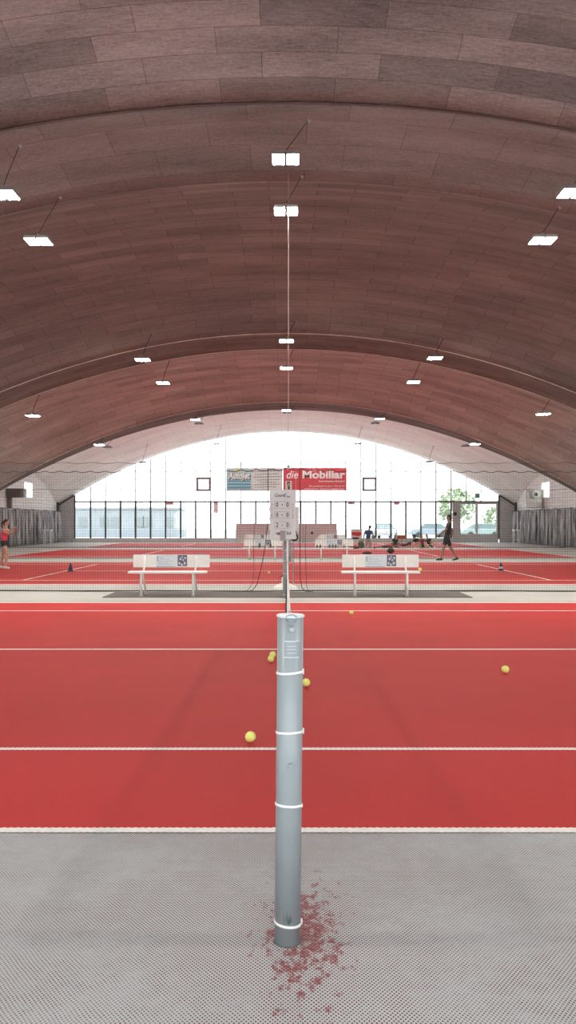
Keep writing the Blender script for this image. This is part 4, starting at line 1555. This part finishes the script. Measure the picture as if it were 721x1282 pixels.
def person(label, loc, J, face, skin, shirt_m, shorts_m, shoe_m, hair_m, s=1.0, voxel=.012, sleeves=True, pony=False, short_len=.55, right=None, tank=False):
    """J: joints in metres. face: unit facing direction of head/torso front"""
    t = thing('person', label, 'person', loc)
    V = {k: Vector(v) for k, v in J.items()}
    f = Vector(face).normalized()
    spine = (V['neck'] - V['pel']).normalized()
    rt = f.cross(spine).normalized()                    # towards the figure's right
    fw = spine.cross(rt).normalized()
    if fw.dot(f) < 0:
        fw = -fw
    Rt = Matrix((rt, fw, spine)).transposed()
    sh_r = V['neck'] - spine * .06 * s + rt * .165 * s
    sh_l = V['neck'] - spine * .06 * s - rt * .165 * s
    hip_r = V['pel'] + rt * .085 * s - spine * .02 * s
    hip_l = V['pel'] - rt * .085 * s - spine * .02 * s
    chest = V['pel'].lerp(V['neck'], .70)
    belly = V['pel'].lerp(V['neck'], .34)
    hv = (V['head'] - V['neck']).normalized()
    hr = f.cross(hv).normalized()
    hf = hv.cross(hr).normalized()
    if hf.dot(f) < 0:
        hf = -hf
    Rh = Matrix((hr, hf, hv)).transposed()

    def torso(b, e):
        ball(b, chest, ((.155 + e) * s, (.10 + e) * s, .19 * s), 18, Rt)
        ball(b, belly, ((.13 + e) * s, (.095 + e) * s, .17 * s), 18, Rt)
        capsule(b, sh_r, sh_l, (.055 + e) * s, (.055 + e) * s)

    def body(b):
        torso(b, 0)
        ball(b, V['pel'], (.15 * s, .11 * s, .12 * s), 18, Rt)
        capsule(b, V['neck'] - spine * .05 * s, V['head'] - hv * .05 * s, .055 * s, .05 * s)
        h = V['head']
        ball(b, h + hv * .02 * s, (.076 * s, .094 * s, .105 * s), 20, Rh)
        ball(b, h - hv * .055 * s + hf * .028 * s, (.054 * s, .058 * s, .062 * s), 16, Rh)
        capsule(b, h + hf * .085 * s, h + hf * .108 * s - hv * .028 * s, .010 * s, .015 * s, 8)
        for q in (-1, 1):
            ball(b, h + hr * q * .078 * s - hv * .005 * s, (.014 * s, .022 * s, .032 * s), 10, Rh)
        for (sh, e_, h_, hip, k_, a_) in ((sh_r, 'el_r', 'ha_r', hip_r, 'kn_r', 'an_r'), (sh_l, 'el_l', 'ha_l', hip_l, 'kn_l', 'an_l')):
            el, ha, kn, an = V[e_], V[h_], V[k_], V[a_]
            capsule(b, sh, el, .047 * s, .038 * s)
            capsule(b, el, ha, .038 * s, .025 * s)
            d = (ha - el).normalized()
            side = d.cross(hv)
            side = side.normalized() if side.length > .1 else rt
            nrm = d.cross(side).normalized()
            Rp = Matrix((side, nrm, d)).transposed()
            pc = ha + d * .05 * s
            ball(b, pc, (.040 * s, .018 * s, .05 * s), 12, Rp)
            for i, ln in enumerate((.062, .072, .068, .052)):
                o1 = pc + side * (-.030 + .020 * i) * s + d * .035 * s
                o2 = o1 + d * ln * .55 * s + nrm * .006 * s
                o3 = o2 + d * ln * .40 * s + nrm * .020 * s
                capsule(b, o1, o2, .0095 * s, .009 * s, 6)
                capsule(b, o2, o3, .009 * s, .008 * s, 6)
            o1 = pc - side * .035 * s - d * .015 * s
            capsule(b, o1, o1 - side * .028 * s + d * .035 * s, .012 * s, .010 * s, 6)
            capsule(b, hip, kn, .083 * s, .055 * s)
            capsule(b, kn, an, .054 * s, .036 * s)
            mid = kn.lerp(an, .3)
            ball(b, mid, .060 * s, 10)
    remeshed('body', body, skin, t, voxel)
    for q in (-1, 1):
        e = mk('eye', lambda b: ball(b, V['head'] + hf * .085 * s + hr * q * .03 * s + hv * .012 * s, .010 * s, 8), mat('eye_dark', (.03, .02, .02), .3), t, True)
    mk('mouth', lambda b: ball(b, V['head'] + hf * .086 * s - hv * .058 * s, (.022 * s, .006 * s, .006 * s), 8, Rh), mat('lip', (.35, .10, .09), .5), t, True)

    def hairf(b):
        h = V['head']
        ball(b, h + hv * .040 * s - hf * .014 * s, (.085 * s, .095 * s, .095 * s), 18, Rh)
        ball(b, h - hf * .045 * s - hv * .01 * s, (.078 * s, .06 * s, .085 * s), 14, Rh)
        if pony:
            capsule(b, h - hf * .09 * s + hv * .03 * s, h - hf * .15 * s - hv * .03 * s, .03 * s, .035 * s)
            capsule(b, h - hf * .15 * s - hv * .03 * s, h - hf * .15 * s - hv * .20 * s, .035 * s, .012 * s)
    remeshed('hair', hairf, hair_m, t, voxel)

    def shirtf(b):
        torso(b, .014)
        ball(b, V['pel'] + spine * .05 * s, (.150 * s, .118 * s, .09 * s), 16, Rt)
        if sleeves:
            for (sh, e_) in ((sh_r, 'el_r'), (sh_l, 'el_l')):
                capsule(b, sh, sh.lerp(V[e_], .55), .062 * s, .056 * s)
    def tankf(b):
        ball(b, chest - spine * .02 * s, (.165 * s, .112 * s, .165 * s), 18, Rt)
        ball(b, belly, (.142 * s, .11 * s, .18 * s), 18, Rt)
        for q in (-1, 1):
            capsule(b, chest + rt * q * .08 * s + fw * .05 * s, V['neck'] + rt * q * .09 * s - spine * .01 * s, .03 * s, .02 * s)
    remeshed('tank_top' if tank else 'shirt', tankf if tank else shirtf, shirt_m, t, voxel)

    def shortf(b):
        ball(b, V['pel'], (.160 * s, .122 * s, .11 * s), 16, Rt)
        for hip, k_ in ((hip_r, 'kn_r'), (hip_l, 'kn_l')):
            capsule(b, hip, hip.lerp(V[k_], short_len), .095 * s, (.088 - .02 * short_len) * s)
    remeshed('shorts', shortf, shorts_m, t, voxel)

    for a_, td in (('an_r', 'to_r'), ('an_l', 'to_l')):
        an = V[a_]
        d = V[td].normalized()
        up = Vector((0, 0, 1))
        if abs(d.z) > .9:
            up = f
        def shoe(b):
            capsule(b, an - d * .03 * s - up * .035 * s, an + d * .12 * s - up * .045 * s, .042 * s, .036 * s)
            capsule(b, an, an - up * .02 * s, .042 * s, .046 * s)
            capsule(b, an + d * .10 * s - up * .045 * s, an + d * .17 * s - up * .05 * s, .038 * s, .030 * s)
        remeshed('shoe', shoe, shoe_m, t, voxel)
    return t


BLK = mat('black_cloth', (.025, .025, .028), .85)
# girl in pink, at the left edge
g = .865
person('person with dark ponytail in pink tank top and black shorts at the left edge', (P(5.5, 0, 26).x, 26.0, .008),
       dict(pel=(0.0, 0, .80), neck=(.02, 0, 1.235), head=(.055, 0, 1.395),
            el_r=(.15, -.17, 1.05), ha_r=(.30, -.12, 1.20), el_l=(.20, .14, 1.04), ha_l=(.33, .06, 1.20),
            kn_r=(.12, -.09, .43), an_r=(.06, -.12, .07), kn_l=(-.08, .12, .42), an_l=(-.16, .14, .07),
            to_r=(1, -.3, 0), to_l=(1, .1, 0)),
       (1, -.15, 0), SKIN, mat('pink_cloth', (.72, .06, .11), .8), BLK, mat('shoe_white', (.7, .68, .66), .6), mat('hair_brown', (.06, .03, .02), .7),
       s=g, voxel=.011, pony=True, tank=True, short_len=.22)
# striding man in black
person('person in black shirt and shorts striding to the left on the floor beyond the bench', (P(560, 0, 31.9).x, 31.9, .0),
       dict(pel=(-.02, 0, .84), neck=(.07, 0, 1.40), head=(.05, 0, 1.60),
            el_r=(.24, .18, 1.12), ha_r=(.20, .20, .86), el_l=(-.12, -.20, 1.14), ha_l=(-.34, -.18, .98),
            kn_r=(-.17, -.09, .45), an_r=(-.25, -.09, .085), kn_l=(.16, .10, .44), an_l=(.38, .11, .10),
            to_r=(-1, 0, 0), to_l=(-1, 0, -.25)),
       (-1, -.1, 0), SKIN2, BLK, BLK, mat('shoe_dark', (.05, .03, .03), .6), mat('hair_black', (.02, .02, .02), .7), s=.98, short_len=.6)
# kneeling man in navy
person('person in navy shirt and beige shorts kneeling on the far court', (P(461.5, 0, 48.7).x, 48.7, .0),
       dict(pel=(-.02, .05, .50), neck=(.0, .02, 1.00), head=(.06, .0, 1.17),
            el_r=(.25, -.02, .74), ha_r=(.28, .02, .52), el_l=(-.26, .02, .72), ha_l=(-.30, .05, .47),
            kn_r=(.10, .10, .075), an_r=(.12, -.33, .09), kn_l=(-.12, .10, .075), an_l=(-.12, -.33, .09),
            to_r=(0, -1, -.3), to_l=(0, -1, -.3)),
       (.1, 1, 0), SKIN2, mat('navy_cloth', (.03, .06, .13), .8), mat('beige_cloth', (.42, .33, .28), .8), mat('shoe_grey', (.3, .3, .3)), mat('hair_black', (.02, .02, .02)), s=.97, voxel=.014, short_len=.75)
DRC = mat('darkred_cloth', (.20, .035, .04), .8)
DG = mat('darkgrey_cloth', (.05, .05, .055), .85)
# children stretching
person('person in black crouching forward, nearest to the kneeling person', (P(493.5, 0, 48.2).x, 48.2, 0),
       dict(pel=(.05, .15, .22), neck=(.05, -.05, .50), head=(.0, -.17, .52),
            el_r=(.28, -.15, .27), ha_r=(.22, -.28, .09), el_l=(-.16, -.18, .27), ha_l=(-.18, -.28, .09),
            kn_r=(.26, -.10, .26), an_r=(.18, -.05, .08), kn_l=(-.18, -.08, .26), an_l=(-.10, -.05, .08),
            to_r=(.3, -1, 0), to_l=(-.3, -1, 0)),
       (0, -1, -.2), SKIN2, BLK, BLK, DRC, mat('hair_black', (.02, .02, .02)), s=.8, voxel=.015)
person('person lying stretched out on the floor left of the crouching person', (P(480, 0, 47.1).x, 47.1, 0),
       dict(pel=(0.1, .05, .12), neck=(.50, .08, .14), head=(.66, .08, .15),
            el_r=(.52, -.12, .09), ha_r=(.72, -.16, .07), el_l=(.55, .32, .09), ha_l=(.74, .3, .07),
            kn_r=(-.20, -.02, .10), an_r=(-.48, -.04, .06), kn_l=(-.18, .14, .12), an_l=(-.46, .16, .06),
            to_r=(-.2, 0, 1), to_l=(-.2, 0, 1)),
       (0, 0, 1), SKIN2, DRC, DG, DRC, mat('hair_brown', (.06, .03, .02)), s=.74, voxel=.015)
person('person lying with dark red clothes between the crouching person and the seated pair', (P(507, 0, 49.9).x, 49.9, 0),
       dict(pel=(0.0, .0, .13), neck=(.36, .0, .28), head=(.50, .0, .36),
            el_r=(.34, -.2, .10), ha_r=(.20, -.26, .06), el_l=(.34, .2, .10), ha_l=(.2, .26, .06),
            kn_r=(-.22, -.09, .22), an_r=(-.42, -.10, .06), kn_l=(-.26, .10, .12), an_l=(-.50, .10, .06),
            to_r=(-1, 0, .4), to_l=(-1, 0, .4)),
       (-.6, -.3, .8), SKIN2, DG, DRC, DG, mat('hair_brown', (.06, .03, .02)), s=.72, voxel=.015)
person('person in black with bare arms bending down to the floor, left of the seated pair', (P(520.5, 0, 47.8).x, 47.8, 0),
       dict(pel=(.10, .18, .33), neck=(-.03, -.05, .52), head=(-.10, -.14, .60),
            el_r=(.12, -.22, .28), ha_r=(.16, -.28, .10), el_l=(-.24, -.12, .28), ha_l=(-.27, -.20, .10),
            kn_r=(.26, -.02, .30), an_r=(.22, .08, .08), kn_l=(-.02, -.02, .28), an_l=(.0, .10, .08),
            to_r=(0, -1, 0), to_l=(0, -1, 0)),
       (-.3, -1, -.1), SKIN, BLK, BLK, mat('shoe_white', (.7, .68, .66)), mat('hair_brown', (.06, .03, .02)), s=.80, voxel=.015)
person('person in dark red shirt sitting behind, second from the right of the group', (P(528.3, 0, 48.4).x, 48.4, 0),
       dict(pel=(0, .0, .12), neck=(-.02, -.02, .50), head=(-.02, -.04, .66),
            el_r=(.20, -.05, .30), ha_r=(.18, -.20, .15), el_l=(-.20, -.05, .28), ha_l=(-.16, -.22, .15),
            kn_r=(.22, -.30, .20), an_r=(.05, -.46, .07), kn_l=(-.22, -.30, .20), an_l=(-.08, -.46, .07),
            to_r=(0, -1, .2), to_l=(0, -1, .2)),
       (0, -1, 0), SKIN, DRC, BLK, DG, mat('hair_brown', (.06, .03, .02)), s=.8, voxel=.015)
person('person in black sitting furthest right of the group, leaning on one outstretched arm', (P(538, 0, 47.6).x, 47.6, 0),
       dict(pel=(.05, .0, .13), neck=(-.12, -.02, .52), head=(-.17, -.03, .69),
            el_r=(.12, -.15, .33), ha_r=(.36, -.12, .10), el_l=(-.30, -.1, .30), ha_l=(-.26, -.22, .12),
            kn_r=(.05, -.30, .27), an_r=(.20, -.42, .07), kn_l=(-.25, -.25, .22), an_l=(-.06, -.44, .07),
            to_r=(.3, -1, .1), to_l=(0, -1, .1)),
       (-.2, -1, 0), SKIN, BLK, DG, mat('shoe_white', (.7, .68, .66)), mat('hair_black', (.02, .02, .02)), s=.84, voxel=.015)
